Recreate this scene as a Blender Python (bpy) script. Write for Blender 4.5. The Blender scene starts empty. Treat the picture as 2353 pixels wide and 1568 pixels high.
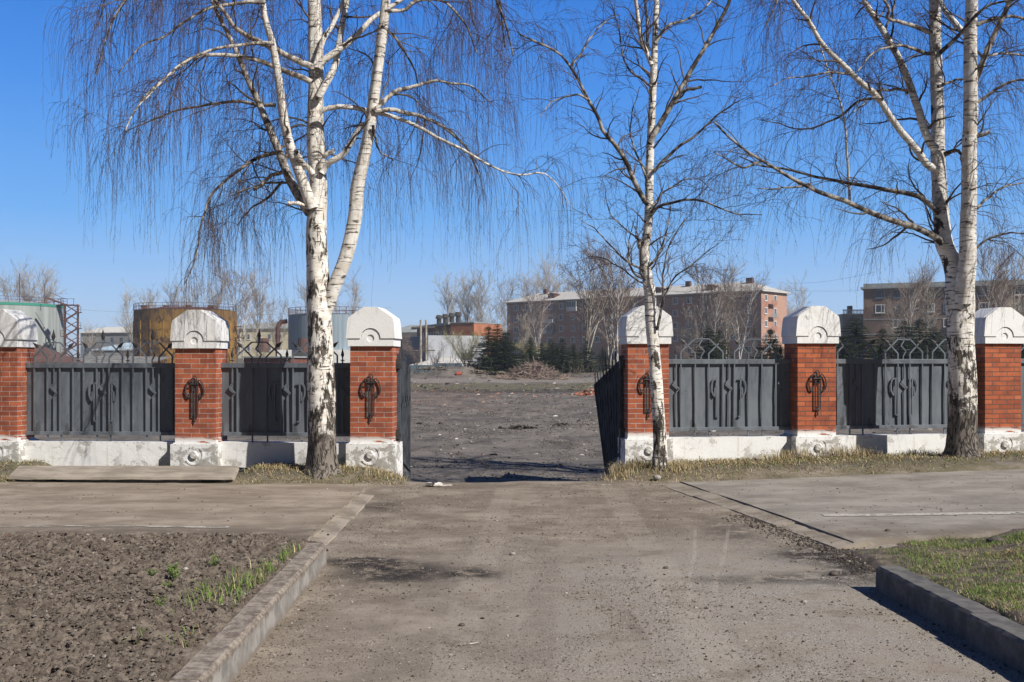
import bpy, math, random
import numpy as np
from mathutils import Vector, Matrix
R_ = math.radians
C = bpy.context.scene.collection
sc = bpy.context.scene
# ---------------------------------------------------------------- camera, sky, sun
F = 2500.0; CX = 1176.5; HY = 835.0; EYE = 1.7      # photo measured at 2353 px wide
cam = bpy.data.cameras.new('camera'); camo = bpy.data.objects.new('camera', cam); C.objects.link(camo)
camo.location = (0, 0, EYE); camo.rotation_euler = (R_(90), 0, 0)
cam.sensor_width = 36; cam.lens = 36*F/2353; cam.shift_y = (HY-784)/2353
cam.clip_start = .1; cam.clip_end = 5000
sc.camera = camo
SUN_EL = 40.0; SX, SY = .78, -.625                  # direction towards the sun
W = bpy.data.worlds.new('World'); sc.world = W; W.use_nodes = True
wt = W.node_tree; bg = wt.nodes['Background']
sky = wt.nodes.new('ShaderNodeTexSky'); sky.sky_type = 'NISHITA'; sky.sun_disc = False
sky.sun_elevation = R_(SUN_EL); sky.sun_rotation = math.atan2(SX, SY)
sky.altitude = 200; sky.air_density = 1.0; sky.dust_density = .25; sky.ozone_density = 3.0
tc = wt.nodes.new('ShaderNodeTexCoord'); sx_ = wt.nodes.new('ShaderNodeSeparateXYZ'); wt.links.new(tc.outputs['Generated'], sx_.inputs[0])
rp = wt.nodes.new('ShaderNodeValToRGB'); wt.links.new(sx_.outputs[2], rp.inputs[0])
el = rp.color_ramp.elements                      # clear spring sky: pale at the horizon, deep blue a little higher
for p_, c_ in ((0, (.50, .66, .86)), (.05, (.36, .57, .88)), (.13, (.140, .41, .88)), (.24, (.050, .265, .80)), (.33, (.020, .185, .68)), (.46, (.016, .078, .34)), (1., (.006, .026, .13))):
    e_ = el[0] if p_ == 0 else (el[len(el)-1] if p_ == 1. else el.new(p_)); e_.color = (*[q*8.7 for q in c_], 1)
mxs = wt.nodes.new('ShaderNodeMix'); mxs.data_type = 'RGBA'; mxs.inputs[0].default_value = .92
wt.links.new(sky.outputs[0], mxs.inputs[6]); wt.links.new(rp.outputs[0], mxs.inputs[7]); mrg = wt.nodes.new('ShaderNodeMapRange'); wt.links.new(sx_.outputs[1], mrg.inputs[0])   # sky behind the viewer is dimmed to weaken fill light and deepen shadows
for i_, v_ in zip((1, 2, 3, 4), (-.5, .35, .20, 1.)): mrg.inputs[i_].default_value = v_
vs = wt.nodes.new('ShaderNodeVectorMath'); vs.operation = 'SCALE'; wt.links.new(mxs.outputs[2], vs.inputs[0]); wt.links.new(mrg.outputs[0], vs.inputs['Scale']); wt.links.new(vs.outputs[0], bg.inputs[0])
bg.inputs[1].default_value = .102
sl = bpy.data.lights.new('sun', 'SUN'); so = bpy.data.objects.new('sun', sl); C.objects.link(so)
sl.energy = 5.0; sl.angle = R_(.5); sl.color = (1, .955, .88)
ce, se = math.cos(R_(SUN_EL)), math.sin(R_(SUN_EL))
so.rotation_euler = Vector((SX*ce, SY*ce, se)).to_track_quat('Z', 'Y').to_euler(); so.location = (8, -8, 12)
sc.view_settings.view_transform = 'Standard'; sc.view_settings.look = 'None'
sc.view_settings.exposure = 0.26; sc.view_settings.gamma = 1
sc.cycles.max_bounces = 5; sc.cycles.diffuse_bounces = 2; sc.cycles.glossy_bounces = 2; sc.cycles.transparent_max_bounces = 4

# ---------------------------------------------------------------- helpers
def at(u, v, Y): return np.array([(u-CX)*Y/F, Y, EYE-(v-HY)*Y/F])
def ux(u, Y): return (u-CX)*Y/F
def sm(a, b, x): t = np.clip((np.asarray(x, float)-a)/(b-a), 0, 1); return t*t*(3-2*t)
def _h(ix, iy, iz, s):
    n = (ix*374761393+iy*668265263+iz*2147483647+s*974634777) & 0xffffffff
    n = ((n ^ (n >> 13))*1274126177) & 0xffffffff
    n = ((n ^ (n >> 16))*2246822519) & 0xffffffff
    return ((n ^ (n >> 15)) & 0xffffff)/float(0xffffff)
def vn(p, s=0):
    p = np.asarray(p, float); i = np.floor(p).astype(np.int64); f = p-i; f = f*f*(3-2*f); r = 0
    for a in (0, 1):
        for b in (0, 1):
            for c in (0, 1):
                w = (f[..., 0] if a else 1-f[..., 0])*(f[..., 1] if b else 1-f[..., 1])*(f[..., 2] if c else 1-f[..., 2])
                r = r+w*_h(i[..., 0]+a, i[..., 1]+b, i[..., 2]+c, s)
    return r
def fbm(p, o=4, s=0, g=.5):
    p = np.asarray(p, float); r = 0; a = 1; t = 0
    for k in range(o): r = r+a*(vn(p*(2.03**k)+k*7.3, s+k)-.5); t += a; a *= g
    return r/t
def xyz(x, y, z=0): return np.stack([x, y, np.zeros_like(x)+z], -1)
class MB:
    def __init__(s): s.v = []; s.f = []; s.c = []; s.n = 0
    def add(s, v, f, col=None):
        v = np.asarray(v, float).reshape(-1, 3); s.v.append(v)
        if isinstance(f, np.ndarray): s.f.append(f+s.n)
        else:
            for q in f: s.f.append(np.array([q])+s.n)
        s.c.append(np.tile(np.array(col if col is not None else (1, 1, 1), float), (len(v), 1)) if (col is None or np.ndim(col) == 1) else np.asarray(col, float))
        s.n += len(v); return s
    def box(s, x0, x1, y0, y1, z0, z1, col=None):
        v = [(x, y, z) for x in (x0, x1) for y in (y0, y1) for z in (z0, z1)]
        return s.add(v, np.array([[0, 1, 3, 2], [4, 6, 7, 5], [0, 4, 5, 1], [2, 3, 7, 6], [0, 2, 6, 4], [1, 5, 7, 3]]), col)
    def bar(s, p, q, w, d=None, up=(0, 1, 0), col=None):
        d = d or w; p = np.array(p, float); q = np.array(q, float); t = q-p; t /= np.linalg.norm(t)+1e-9
        a = np.cross(t, up)
        if np.linalg.norm(a) < .05: a = np.cross(t, (1, 0, 0))
        a /= np.linalg.norm(a); b = np.cross(a, t)
        v = [e+i*a*w/2+j*b*d/2 for e in (p, q) for i, j in ((-1, -1), (1, -1), (1, 1), (-1, 1))]
        return s.add(v, np.array([[0, 1, 2, 3], [7, 6, 5, 4], [0, 4, 5, 1], [1, 5, 6, 2], [2, 6, 7, 3], [3, 7, 4, 0]]), col)
    def path(s, pts, w, d=None, up=(0, 1, 0), col=None):
        for a, b in zip(pts[:-1], pts[1:]): s.bar(a, b, w, d, up, col)
        return s
    def prism(s, poly, y0, y1, col=None):         # poly in x,z
        n = len(poly); v = [(x, y0, z) for x, z in poly]+[(x, y1, z) for x, z in poly]
        s.add(v, [list(range(n))[::-1], [n+i for i in range(n)]]+[[i, (i+1) % n, n+(i+1) % n, n+i] for i in range(n)], col); return s
    def loft(s, rings, cap=True, col=None):        # list of equal-length rings
        k = len(rings[0]); v = np.concatenate([np.asarray(r, float) for r in rings]); f = []
        for i in range(len(rings)-1):
            for j in range(k): f.append([i*k+j, i*k+(j+1) % k, (i+1)*k+(j+1) % k, (i+1)*k+j])
        if cap: f += [list(range(k))[::-1], [(len(rings)-1)*k+j for j in range(k)]]
        return s.add(v, f, col)
    def cyl(s, c, r, z0, z1, n=24, r1=None, col=None):
        r1 = r if r1 is None else r1
        ring = lambda rr, z: [(c[0]+rr*math.cos(2*math.pi*i/n), c[1]+rr*math.sin(2*math.pi*i/n), z) for i in range(n)]
        return s.loft([ring(r, z0), ring(r1, z1)], True, col)
    def tubes(s, P, Rr, sides=3, col=None, cap=False):
        P = np.asarray(P, float)
        if P.ndim == 2: P = P[None]; Rr = np.asarray(Rr, float)[None]
        N, K, _ = P.shape
        if N == 0: return s
        T = np.gradient(P, axis=1); T /= np.linalg.norm(T, axis=2, keepdims=True)+1e-9
        m = np.abs(T.mean(1)); ref = np.where((m[:, 1:2] > .8), np.array([[1., 0, 0]]), np.array([[0., 1, 0]]))[:, None, :]
        A = np.cross(T, ref); A /= np.linalg.norm(A, axis=2, keepdims=True)+1e-9; B = np.cross(T, A)
        th = np.arange(sides)*2*np.pi/sides
        V = P[:, :, None]+Rr[:, :, None, None]*(A[:, :, None]*np.cos(th)[:, None]+B[:, :, None]*np.sin(th)[:, None])
        b = (np.arange(N)*K*sides)[:, None, None]+(np.arange(K-1)*sides)[None, :, None]; j = np.arange(sides)[None, None]; j2 = (j+1) % sides
        f = np.stack([b+j, b+j2, b+sides+j2, b+sides+j], -1).reshape(-1, 4)
        cc = None if col is None else (np.repeat(np.asarray(col), K*sides, 0) if np.ndim(col) == 2 else col)
        n0 = s.n; s.add(V.reshape(-1, 3), f, cc)
        if cap:
            for i in range(N):
                o = n0+i*K*sides
                s.f.append(np.array([[o+q for q in range(sides)]])); s.f.append(np.array([[o+(K-1)*sides+q for q in range(sides)][::-1]]))
        return s
    def build(s, name, mat, parent=None, smooth=False, bevel=0, usecol=False, loc=None):
        me = bpy.data.meshes.new(name); v = np.concatenate(s.v)
        me.vertices.add(len(v)); me.vertices.foreach_set('co', v.ravel())
        li = np.concatenate([a.ravel() for a in s.f]).astype(np.int32)
        tot = np.concatenate([np.full(len(a), a.shape[1]) for a in s.f]).astype(np.int32)
        st = np.concatenate([[0], np.cumsum(tot)[:-1]]).astype(np.int32)
        me.loops.add(len(li)); me.loops.foreach_set('vertex_index', li)
        me.polygons.add(len(tot)); me.polygons.foreach_set('loop_start', st); me.polygons.foreach_set('loop_total', tot)
        me.polygons.foreach_set('use_smooth', np.full(len(tot), bool(smooth)))
        if usecol:
            ca = me.color_attributes.new('col', 'FLOAT_COLOR', 'POINT'); c = np.concatenate(s.c); c = np.concatenate([c, np.ones((len(c), 1))], 1)
            ca.data.foreach_set('color', c.astype(np.float32).ravel())
        me.update(calc_edges=True); me.validate()
        if mat: me.materials.append(mat)
        o = bpy.data.objects.new(name, me); C.objects.link(o)
        if parent: o.parent = parent
        if loc is not None: o.location = loc
        if bevel:
            m = o.modifiers.new('bevel', 'BEVEL'); m.width = bevel; m.segments = 2; m.limit_method = 'ANGLE'
        return o
def empty(name, label, cat, loc, rz=0, group=None):
    o = bpy.data.objects.new(name, None); C.objects.link(o); o.location = loc; o.rotation_euler = (0, 0, rz)
    return tag(o, label, cat, group)
def tag(o, label=None, cat=None, group=None, kind=None):
    if label: o['label'] = label
    if cat: o['category'] = cat
    if group: o['group'] = group
    if kind: o['kind'] = kind
    return o
def copy_tree(r, loc, rz=0, scale=1, label=None, group=None):
    c = r.copy(); C.objects.link(c); c.location = loc; c.rotation_euler = (0, 0, rz)
    c.scale = (scale, scale, scale) if np.ndim(scale) == 0 else scale
    if label: c['label'] = label
    if group: c['group'] = group
    for ch in list(r.children):
        d = ch.copy(); C.objects.link(d); d.parent = c
        for g in list(ch.children):
            e = g.copy(); C.objects.link(e); e.parent = d
    return c

# ---------------------------------------------------------------- materials
class NT:
    def __init__(s, name, rough=.9, spec=.3, metal=0):
        s.m = bpy.data.materials.new(name); s.m.use_nodes = True; s.t = s.m.node_tree; s.b = s.t.nodes['Principled BSDF']
        s.b.inputs['Roughness'].default_value = rough; s.b.inputs['Specular IOR Level'].default_value = spec; s.b.inputs['Metallic'].default_value = metal
        s._o = None
    def n(s, k, **kw):
        q = s.t.nodes.new(k)
        for a, b in kw.items(): setattr(q, a, b)
        return q
    def L(s, a, b): s.t.links.new(a, b)
    def put(s, inp, v):
        if isinstance(v, bpy.types.NodeSocket): s.L(v, inp)
        elif v is not None:
            if inp.type == 'RGBA' and np.ndim(v) and len(v) == 3: v = tuple(v)+(1,)
            inp.default_value = v
    def obj(s):
        if not s._o: s._o = s.n('ShaderNodeTexCoord')
        return s._o.outputs['Object']
    def mp(s, scale=(1, 1, 1), loc=(0, 0, 0), rot=(0, 0, 0), vec=None):
        q = s.n('ShaderNodeMapping'); s.L(vec or s.obj(), q.inputs[0]); q.inputs['Scale'].default_value = scale; q.inputs['Location'].default_value = loc; q.inputs['Rotation'].default_value = rot
        return q.outputs[0]
    def noise(s, sc_, det=4, ro=.55, vec=None, dist=0):
        q = s.n('ShaderNodeTexNoise'); s.L(vec or s.obj(), q.inputs['Vector']); q.inputs['Scale'].default_value = sc_; q.inputs['Detail'].default_value = det; q.inputs['Roughness'].default_value = ro; q.inputs['Distortion'].default_value = dist
        return q.outputs[0]
    def vor(s, sc_, vec=None, out='Distance', feat='F1'):
        q = s.n('ShaderNodeTexVoronoi', feature=feat); s.L(vec or s.obj(), q.inputs['Vector']); q.inputs['Scale'].default_value = sc_
        return q.outputs[out]
    def ramp(s, f, a, b, lo=0., hi=1.):
        q = s.n('ShaderNodeMapRange', interpolation_type='SMOOTHSTEP'); s.L(f, q.inputs[0])
        for i, v in zip((1, 2, 3, 4), (a, b, lo, hi)): q.inputs[i].default_value = v
        return q.outputs[0]
    def math(s, op, a, b=None, c=None):
        q = s.n('ShaderNodeMath', operation=op)
        for i, v in enumerate((a, b, c)):
            if v is not None: s.put(q.inputs[i], v)
        return q.outputs[0]
    def mix(s, f, a, b, bt='MIX'):
        q = s.n('ShaderNodeMix', data_type='RGBA', blend_type=bt); s.put(q.inputs[0], f); s.put(q.inputs[6], a); s.put(q.inputs[7], b)
        return q.outputs[2]
    def attr(s, name, out='Color'): return s.n('ShaderNodeAttribute', attribute_name=name).outputs[out]
    def sep(s, v):
        q = s.n('ShaderNodeSeparateXYZ'); s.L(v, q.inputs[0]); return q.outputs
    def bump(s, h, st=.5, dist=.01):
        q = s.n('ShaderNodeBump'); s.L(h, q.inputs['Height']); q.inputs['Strength'].default_value = st; q.inputs['Distance'].default_value = dist
        if s.b.inputs['Normal'].links: s.L(s.b.inputs['Normal'].links[0].from_socket, q.inputs['Normal'])
        s.L(q.outputs[0], s.b.inputs['Normal']); return s
    def col(s, c): s.put(s.b.inputs['Base Color'], c); return s
def simple(name, a, b=None, sc_=5, rough=.9, bump=0, spec=.3, metal=0, stretch=(1, 1, 1), lo=.35, hi=.65):
    t = NT(name, rough, spec, metal); b = b or a; v = t.mp(stretch)
    f = t.noise(sc_, 6, .6, v); t.col(t.mix(t.ramp(f, lo, hi), a, b))
    if bump: t.bump(f, bump, .01)
    return t.m
def m_vcol(name, rough=.9, spec=.2, nz=.25, sc_=30):
    t = NT(name, rough, spec); f = t.noise(sc_, 3)
    t.col(t.mix(t.ramp(f, .3, .7, 0, nz), t.attr('col'), (.02, .018, .015))); return t.m

def m_ground():
    t = NT('ground', .95, .15); o = t.obj()
    k1 = t.sep(t.attr('mk')); k2 = t.sep(t.attr('mk2'))
    big = t.noise(.35, 5, .6); mid = t.noise(2.2, 10, .74); fine = t.noise(28, 5, .7); fin2 = t.noise(110, 3, .7)
    streak = t.noise(1.0, 10, .74, t.mp((1, 1.3, 1)))
    drive = t.mix(t.ramp(streak, .36, .66), (.175, .142, .108), (.325, .275, .22))
    drive = t.mix(t.ramp(mid, .45, .62, 0, .55), drive, (.14, .108, .08))
    asph = t.mix(t.ramp(fin2, .4, .65), (.21, .185, .155), (.39, .355, .31))
    drive = t.mix(t.math('MULTIPLY', k2[0], t.ramp(mid, .34, .55)), drive, asph)
    yard = t.mix(t.ramp(mid, .36, .62), (.062, .054, .047), (.138, .121, .105))
    yard = t.mix(t.ramp(streak, .52, .66, 0, .6), yard, (.19, .175, .16))
    yard = t.mix(t.ramp(t.noise(.9, 6, .7, t.mp((1, .7, 1))), .42, .60), yard, (.185, .162, .14)); yard = t.mix(t.ramp(t.noise(7, 6, .75), .56, .66, 0, .7), yard, (.035, .03, .027)); yard = t.mix(t.ramp(t.noise(16, 5, .75), .60, .68, 0, .8), yard, (.36, .33, .29))
    c = t.mix(k1[0], yard, drive)
    gr = t.mix(t.ramp(fine, .35, .65), (.095, .09, .045), (.17, .145, .09))
    c = t.mix(t.math('MULTIPLY', k1[1], t.ramp(mid, .38, .56)), c, gr)
    c = t.mix(t.math('MULTIPLY', k1[2], t.ramp(t.noise(6, 5, .7), .50, .66)), c, (.24, .13, .095))
    road = t.mix(t.ramp(streak, .3, .7), (.20, .175, .145), (.27, .24, .21))
    c = t.mix(t.math('MULTIPLY', k2[1], .85), c, road)
    dk = t.math('MULTIPLY', k2[2], t.ramp(t.noise(4, 9, .78), .38, .52))
    c = t.mix(dk, c, (.026, .022, .02))
    px_ = t.sep(o); wig = t.math('MULTIPLY', t.math('SUBTRACT', t.noise(.5, 2), .5), .10)
    def track(x0, k, w, y0, y1, cl, am):
        nonlocal c
        d = t.math('ABSOLUTE', t.math('SUBTRACT', t.math('ADD', px_[0], wig), t.math('ADD', t.math('MULTIPLY', t.math('SUBTRACT', px_[1], 7.5), k), x0)))
        f_ = t.math('MULTIPLY', t.math('MULTIPLY', t.ramp(d, w*.6, w, am, 0), t.ramp(mid, .40, .55)), t.math('MULTIPLY', t.ramp(px_[1], y0, y0+.3), t.ramp(px_[1], y1-.5, y1, 1, 0))); c = t.mix(f_, c, cl)
    track(1.20, .19, .02, 7.3, 11.5, (.44, .39, .33), .35); track(1.36, .24, .022, 7.3, 11.5, (.44, .39, .33), .3); track(.76, -.05, .055, 6.5, 7.7, (.15, .125, .10), .9)
    track(-.3, .03, .16, 5, 15, (.38, .33, .27), .35); track(1.2, .02, .18, 5, 15, (.38, .33, .27), .35); track(.2, .05, .14, 5, 15, (.14, .11, .085), .3)
    # speckle of small stones and fine dirt
    c = t.mix(t.ramp(fin2, .58, .68, 0, .6), c, (.42, .38, .33)); c = t.mix(t.ramp(fin2, .30, .40, .5, 0), c, (.07, .058, .048))
    c = t.mix(t.ramp(fine, .58, .68, 0, .6), c, (.075, .062, .05))
    t.col(c); t.bump(mid, .25, .03); t.bump(fine, .5, .014); t.bump(fin2, .35, .004); return t.m
def m_path():
    t = NT('path_asphalt', .93, .2)
    streak = t.noise(1.0, 10, .74, t.mp((1, 1.8, 1))); mid = t.noise(3, 9, .72); fin2 = t.noise(120, 3, .7)
    k = t.sep(t.attr('mk'))
    c = t.mix(t.ramp(streak, .38, .64), (.215, .172, .128), (.35, .292, .228))
    c = t.mix(k[0], c, t.mix(t.ramp(streak, .35, .65), (.20, .178, .152), (.325, .295, .255)))
    c = t.mix(t.ramp(mid, .52, .7, 0, .4), c, (.14, .118, .095))
    c = t.mix(t.math('MULTIPLY', k[1], t.ramp(mid, .3, .55)), c, (.15, .122, .095))
    c = t.mix(t.ramp(fin2, .62, .74, 0, .45), c, (.42, .39, .36)); c = t.mix(t.ramp(fin2, .26, .36, .4, 0), c, (.07, .06, .05))
    t.col(c); t.bump(mid, .12, .01); t.bump(fin2, .35, .004); return t.m
def m_soil():
    t = NT('soil', .97, .1); a = t.noise(9, 6, .65); b = t.noise(60, 4, .7)
    c = t.mix(t.ramp(a, .35, .65), (.080, .064, .052), (.178, .147, .120)); c = t.mix(t.ramp(b, .58, .7, 0, .5), c, (.27, .225, .18)); c = t.mix(t.ramp(b, .3, .4, .6, 0), c, (.05, .038, .03))
    t.col(c); t.bump(a, .6, .03); t.bump(b, .6, .008); return t.m
def m_brick(name, m1, mor=(.46, .43, .39), ms=.0048):
    t = NT(name, .88, .25); o = t.sep(t.obj()); g = t.n('ShaderNodeTexCoord'); nn = t.sep(g.outputs['Normal'])
    side = t.math('GREATER_THAN', t.math('ABSOLUTE', nn[0]), .5)
    u = t.math('ADD', t.math('MULTIPLY', o[0], t.math('SUBTRACT', 1, side)), t.math('MULTIPLY', t.math('ADD', o[1], .065), side))
    cv = t.n('ShaderNodeCombineXYZ'); t.L(t.math('ADD', u, .32+2.6), cv.inputs[0]); t.L(t.math('SUBTRACT', o[2], .58), cv.inputs[1])
    wv = t.n('ShaderNodeVectorMath', operation='ADD'); t.L(cv.outputs[0], wv.inputs[0])
    nz = t.n('ShaderNodeTexNoise'); t.L(t.obj(), nz.inputs['Vector']); nz.inputs['Scale'].default_value = 9
    sc2 = t.n('ShaderNodeVectorMath', operation='SCALE'); t.L(nz.outputs[1], sc2.inputs[0]); sc2.inputs['Scale'].default_value = .006; t.L(sc2.outputs[0], wv.inputs[1])
    b = t.n('ShaderNodeTexBrick', offset=.5); t.L(wv.outputs[0], b.inputs['Vector'])
    b.inputs['Scale'].default_value = 1; b.inputs['Brick Width'].default_value = .26; b.inputs['Row Height'].default_value = .0758; b.inputs['Mortar Size'].default_value = ms; b.inputs['Mortar Smooth'].default_value = .15
    b.inputs['Color1'].default_value = (*m1, 1); b.inputs['Color2'].default_value = (m1[0]*.62, m1[1]*.55, m1[2]*.6, 1); b.inputs['Mortar'].default_value = (*mor, 1)
    n1 = t.noise(4, 6, .6); n2 = t.noise(40, 4, .6)
    c = t.mix(t.ramp(n1, .4, .66, 0, .5), b.outputs[0], (.13, .05, .038)); c = t.mix(t.ramp(t.noise(13, 5, .7), .58, .68, 0, .45), c, (.10, .05, .04)); c = t.mix(t.ramp(n2, .6, .75, 0, .35), c, (.50, .33, .26))
    lt = t.noise(1.6, 4, .7, t.mp((1, 1, 6)))
    c = t.mix(t.math('MULTIPLY', t.ramp(o[2], .60, .70, 1, 0), t.ramp(lt, .45, .52)), c, (.72, .71, .69))
    t.col(c); inv = t.math('SUBTRACT', 1, b.outputs['Fac']); t.bump(inv, .7, .006); t.bump(n2, .25, .003); return t.m
def m_plaster(name, thr=.55, sc_=5., white=(.78, .775, .76), grey=(.30, .285, .26), zr=None, stains=.35):
    t = NT(name, .9, .2); v = t.mp((1, 1, 1.25)); n = t.noise(sc_, 9, .68, v, .25); big = t.noise(1.3, 3, .5)
    f = t.math('ADD', n, t.math('MULTIPLY', t.math('SUBTRACT', big, .5), .5))
    if zr: f = t.math('ADD', f, t.ramp(t.sep(t.obj())[2], zr[0], zr[1], zr[2], zr[3]))
    f = t.math('ADD', f, t.math('MULTIPLY', t.math('SUBTRACT', t.noise(38, 5, .7, t.mp((1, 1, 1.5))), .5), .22)); p = t.ramp(f, thr-.02, thr+.02)
    g = t.mix(t.ramp(t.noise(18, 5, .6), .3, .7), grey, tuple(x*1.45 for x in grey))
    w = t.mix(t.ramp(t.noise(2.6, 5, .65), .5, .75, 0, stains), white, (.50, .47, .42)); w = t.mix(t.ramp(t.noise(14, 6, .75), .60, .68, 0, stains), w, (.36, .34, .31))
    st = t.noise(2.5, 4, .6, t.mp((5, 1, .35))); w = t.mix(t.ramp(st, .62, .72, 0, .35), w, (.45, .36, .26))
    t.col(t.mix(p, w, g)); t.bump(p, -.5, .008); t.bump(t.noise(26, 6, .7), .5, .008); return t.m
def m_metal(name, a=(.105, .120, .140), b=(.150, .168, .190), rust=.14):
    t = NT(name, .55, .4); n = t.noise(2.2, 6, .6, t.mp((2.2, 1, .6))); f = t.noise(22, 6, .7, t.mp((1, 1, .55)))
    c = t.mix(t.ramp(n, .35, .65), a, b); c = t.mix(t.ramp(f, .66, .70, 0, .8), c, (.05, .04, .036)); lg = t.noise(1.7, 4, .6, t.mp((2.6, 1, .8), (3, 0, 5))); c = t.mix(t.ramp(lg, .60, .66, 0, .55), c, (.045, .042, .042)); c = t.mix(t.ramp(t.noise(7, 6, .7), .68, .72, 0, rust*5), c, (.12, .075, .05))
    t.col(c); t.put(t.b.inputs['Roughness'], t.ramp(n, .3, .7, .45, .7)); t.bump(n, .15, .02); return t.m
def m_bark(name, zd=.9, zf=3.0, dash=.60, blotch=.66, seed=0.):
    """white birch bark, dark dashes across it, fissured dark plates towards the foot"""
    t = NT(name, .85, .2); o = t.obj(); z = t.sep(o)[2]
    dn = t.noise(1, 3, .6, t.mp((5, 5, 34), (seed, 0, 0)), .4); bl = t.noise(1, 5, .62, t.mp((5, 5, 3.2), (seed, 3, 0)), .6)
    fs = t.noise(1, 6, .72, t.mp((17, 17, 4.2), (seed, 1, 0)), .8); fa = t.noise(1, 5, .6, t.mp((13, 13, 2.6), (seed, 2, 0)), 1.2); fs2 = t.math('ABSOLUTE', t.math('SUBTRACT', fa, .5))
    wh = t.mix(t.ramp(t.noise(1, 5, .6, t.mp((6, 6, 14))), .35, .7), (.80, .77, .72), (.60, .54, .46))
    wh = t.mix(t.ramp(t.noise(2.2, 3), .55, .75, 0, .5), wh, (.56, .46, .37))
    c = t.mix(t.ramp(dn, dash, dash+.05, 0, .9), wh, (.055, .045, .04)); c = t.mix(t.ramp(bl, blotch, blotch+.035), c, (.05, .042, .036))
    crk = t.ramp(fs2, .012, .075, 1, 0)
    if zd > 0:
        hz = t.ramp(z, zd*.3, zf, 1, 0); low = t.math('ADD', t.math('MULTIPLY', hz, .29), t.math('MULTIPLY', t.math('SUBTRACT', bl, .5), 1.0))
        thr = t.math('SUBTRACT', .74, low); df = t.math('SUBTRACT', fs, thr); c = t.mix(t.ramp(df, -.02, .05), c, t.mix(crk, (.11, .095, .08), (.022, .018, .016)))
        foot = t.math('ADD', z, t.math('MULTIPLY', t.math('SUBTRACT', bl, .5), 2.2*zd)); c = t.mix(t.ramp(foot, zd*.6, zd*1.05, 1, 0), c, t.mix(crk, t.mix(fs, (.12, .10, .085), (.27, .24, .205)), (.022, .018, .016)))
        t.bump(crk, -.8, .03)
    t.col(c); t.bump(fs, .5, .02); t.bump(dn, .3, .008); return t.m
def m_grass(name): return m_vcol(name, .8, .15, .1, 8)
def m_facade(name, a, b, c_, sc_=.12):
    t = NT(name, .9, .2); n = t.noise(sc_, 5, .6, t.mp((1, 1, 1.6))); v = t.vor(.11, t.mp((1, 1, 2.4)), 'Color'); k = t.noise(1.6, 4, .6)
    c = t.mix(t.ramp(n, .42, .56), a, b); c = t.mix(t.ramp(t.sep(v)[0], .62, .66, 0, .6), c, c_); c = t.mix(t.ramp(k, .5, .75, 0, .3), c, (a[0]*.5, a[1]*.5, a[2]*.5)); t.col(c); t.bump(k, .2, .05); return t.m
MG = m_ground(); MP = m_path(); MSOIL = m_soil()
MBR = m_brick('red_brick', (.47, .135, .062)); MBR2 = m_brick('red_brick_bright', (.52, .145, .06), (.12, .085, .07), .0075); 
MWALL = m_plaster('painted_wall', .548, 3.2, grey=(.42, .405, .38)); MBASE = m_plaster('peeling_base', .488, 7, grey=(.34, .325, .30)); MCAP = m_plaster('painted_cap', .64, 7, zr=None, stains=.55, grey=(.34, .33, .31)); MCAPW = m_plaster('clean_cap', .74, 7, stains=.18)
MFEN = m_metal('fence_paint'); MORN = simple('iron_ornament', (.022, .02, .021), (.05, .044, .042), 14, .6, .2, .5); MDK = NT('gate_paint', .85, .12); MDK.col(MDK.mix(MDK.ramp(MDK.noise(4, 5), .35, .65), (.045, .05, .058), (.085, .094, .108))); MDK = MDK.m
t = NT('kerb_concrete', .93, .2); a_ = t.noise(5, 8, .7); c = t.mix(t.ramp(a_, .35, .65), (.20, .185, .165), (.36, .335, .30)); zt_ = t.math('ADD', t.sep(t.obj())[2], t.math('MULTIPLY', t.math('SUBTRACT', t.noise(9, 7, .75), .5), .16))
c = t.mix(t.ramp(zt_, .17, .205), c, t.mix(t.ramp(t.noise(14, 7, .75), .4, .62), (.15, .12, .095), (.33, .285, .235))); c = t.mix(t.ramp(zt_, .06, .10, 1, 0), c, (.22, .185, .15)); t.col(c); t.bump(a_, .4, .012); t.bump(t.noise(50, 5, .7), .4, .004); MCON = t.m; MCON2 = simple('kerb_concrete_shaded', (.085, .08, .075), (.15, .14, .13), 8, .92, .5); MSLAB = simple('slab_concrete', (.22, .19, .155), (.35, .305, .255), 4, .92, .4, stretch=(.5, 2, 2))  # second kerb concrete has the right kerb's shade put into its base colour
MTW = simple('twig_brown', (.062, .036, .032), (.10, .06, .052), 3, .8); MTW2 = simple('twig_grey', (.055, .045, .04), (.13, .105, .085), 2, .85)
MBRN = simple('branch_bark', (.09, .075, .065), (.52, .48, .43), 9, .85, .3, lo=.40, hi=.58); MBRW = m_bark('branch_white_bark', -5, -4, .585, .67, 4)
MBRD = simple('branch_dark_bark', (.035, .028, .025), (.36, .33, .29), 8, .85, .3, lo=.42, hi=.62)
MWH = simple('white_paint', (.74, .74, .73), (.6, .6, .6), 3, .8); MGL = NT('window_glass', .12, .6).col((.035, .05, .07)).m; MDARK = simple('dark_opening', (.03, .03, .035), rough=.9)
MROOF = simple('slate_roof', (.44, .42, .39), (.56, .54, .5), 1.2, .9, .1, stretch=(3, .5, 1)); MRUST = simple('rust_metal', (.075, .035, .03), (.13, .06, .045), 1, .8)
MVC = m_vcol('stone_mix'); MGR = m_grass('grass_blades')
MTRB = simple('poplar_bark', (.26, .235, .20), (.46, .42, .36), 2, .9); MTRD = simple('shrub_bark', (.10, .082, .07), (.18, .15, .125), 2, .9)
MTWL = simple('pale_twigs', (.30, .255, .205), (.40, .345, .28), .5, .9); MTWG = simple('willow_twigs', (.22, .20, .085), (.30, .27, .13), .5, .9); MTWD = simple('dry_twigs', (.20, .15, .125), (.27, .21, .18), .5, .9)
MNEED = m_vcol('spruce_needles', .85, .1, .2, 2)

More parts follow.
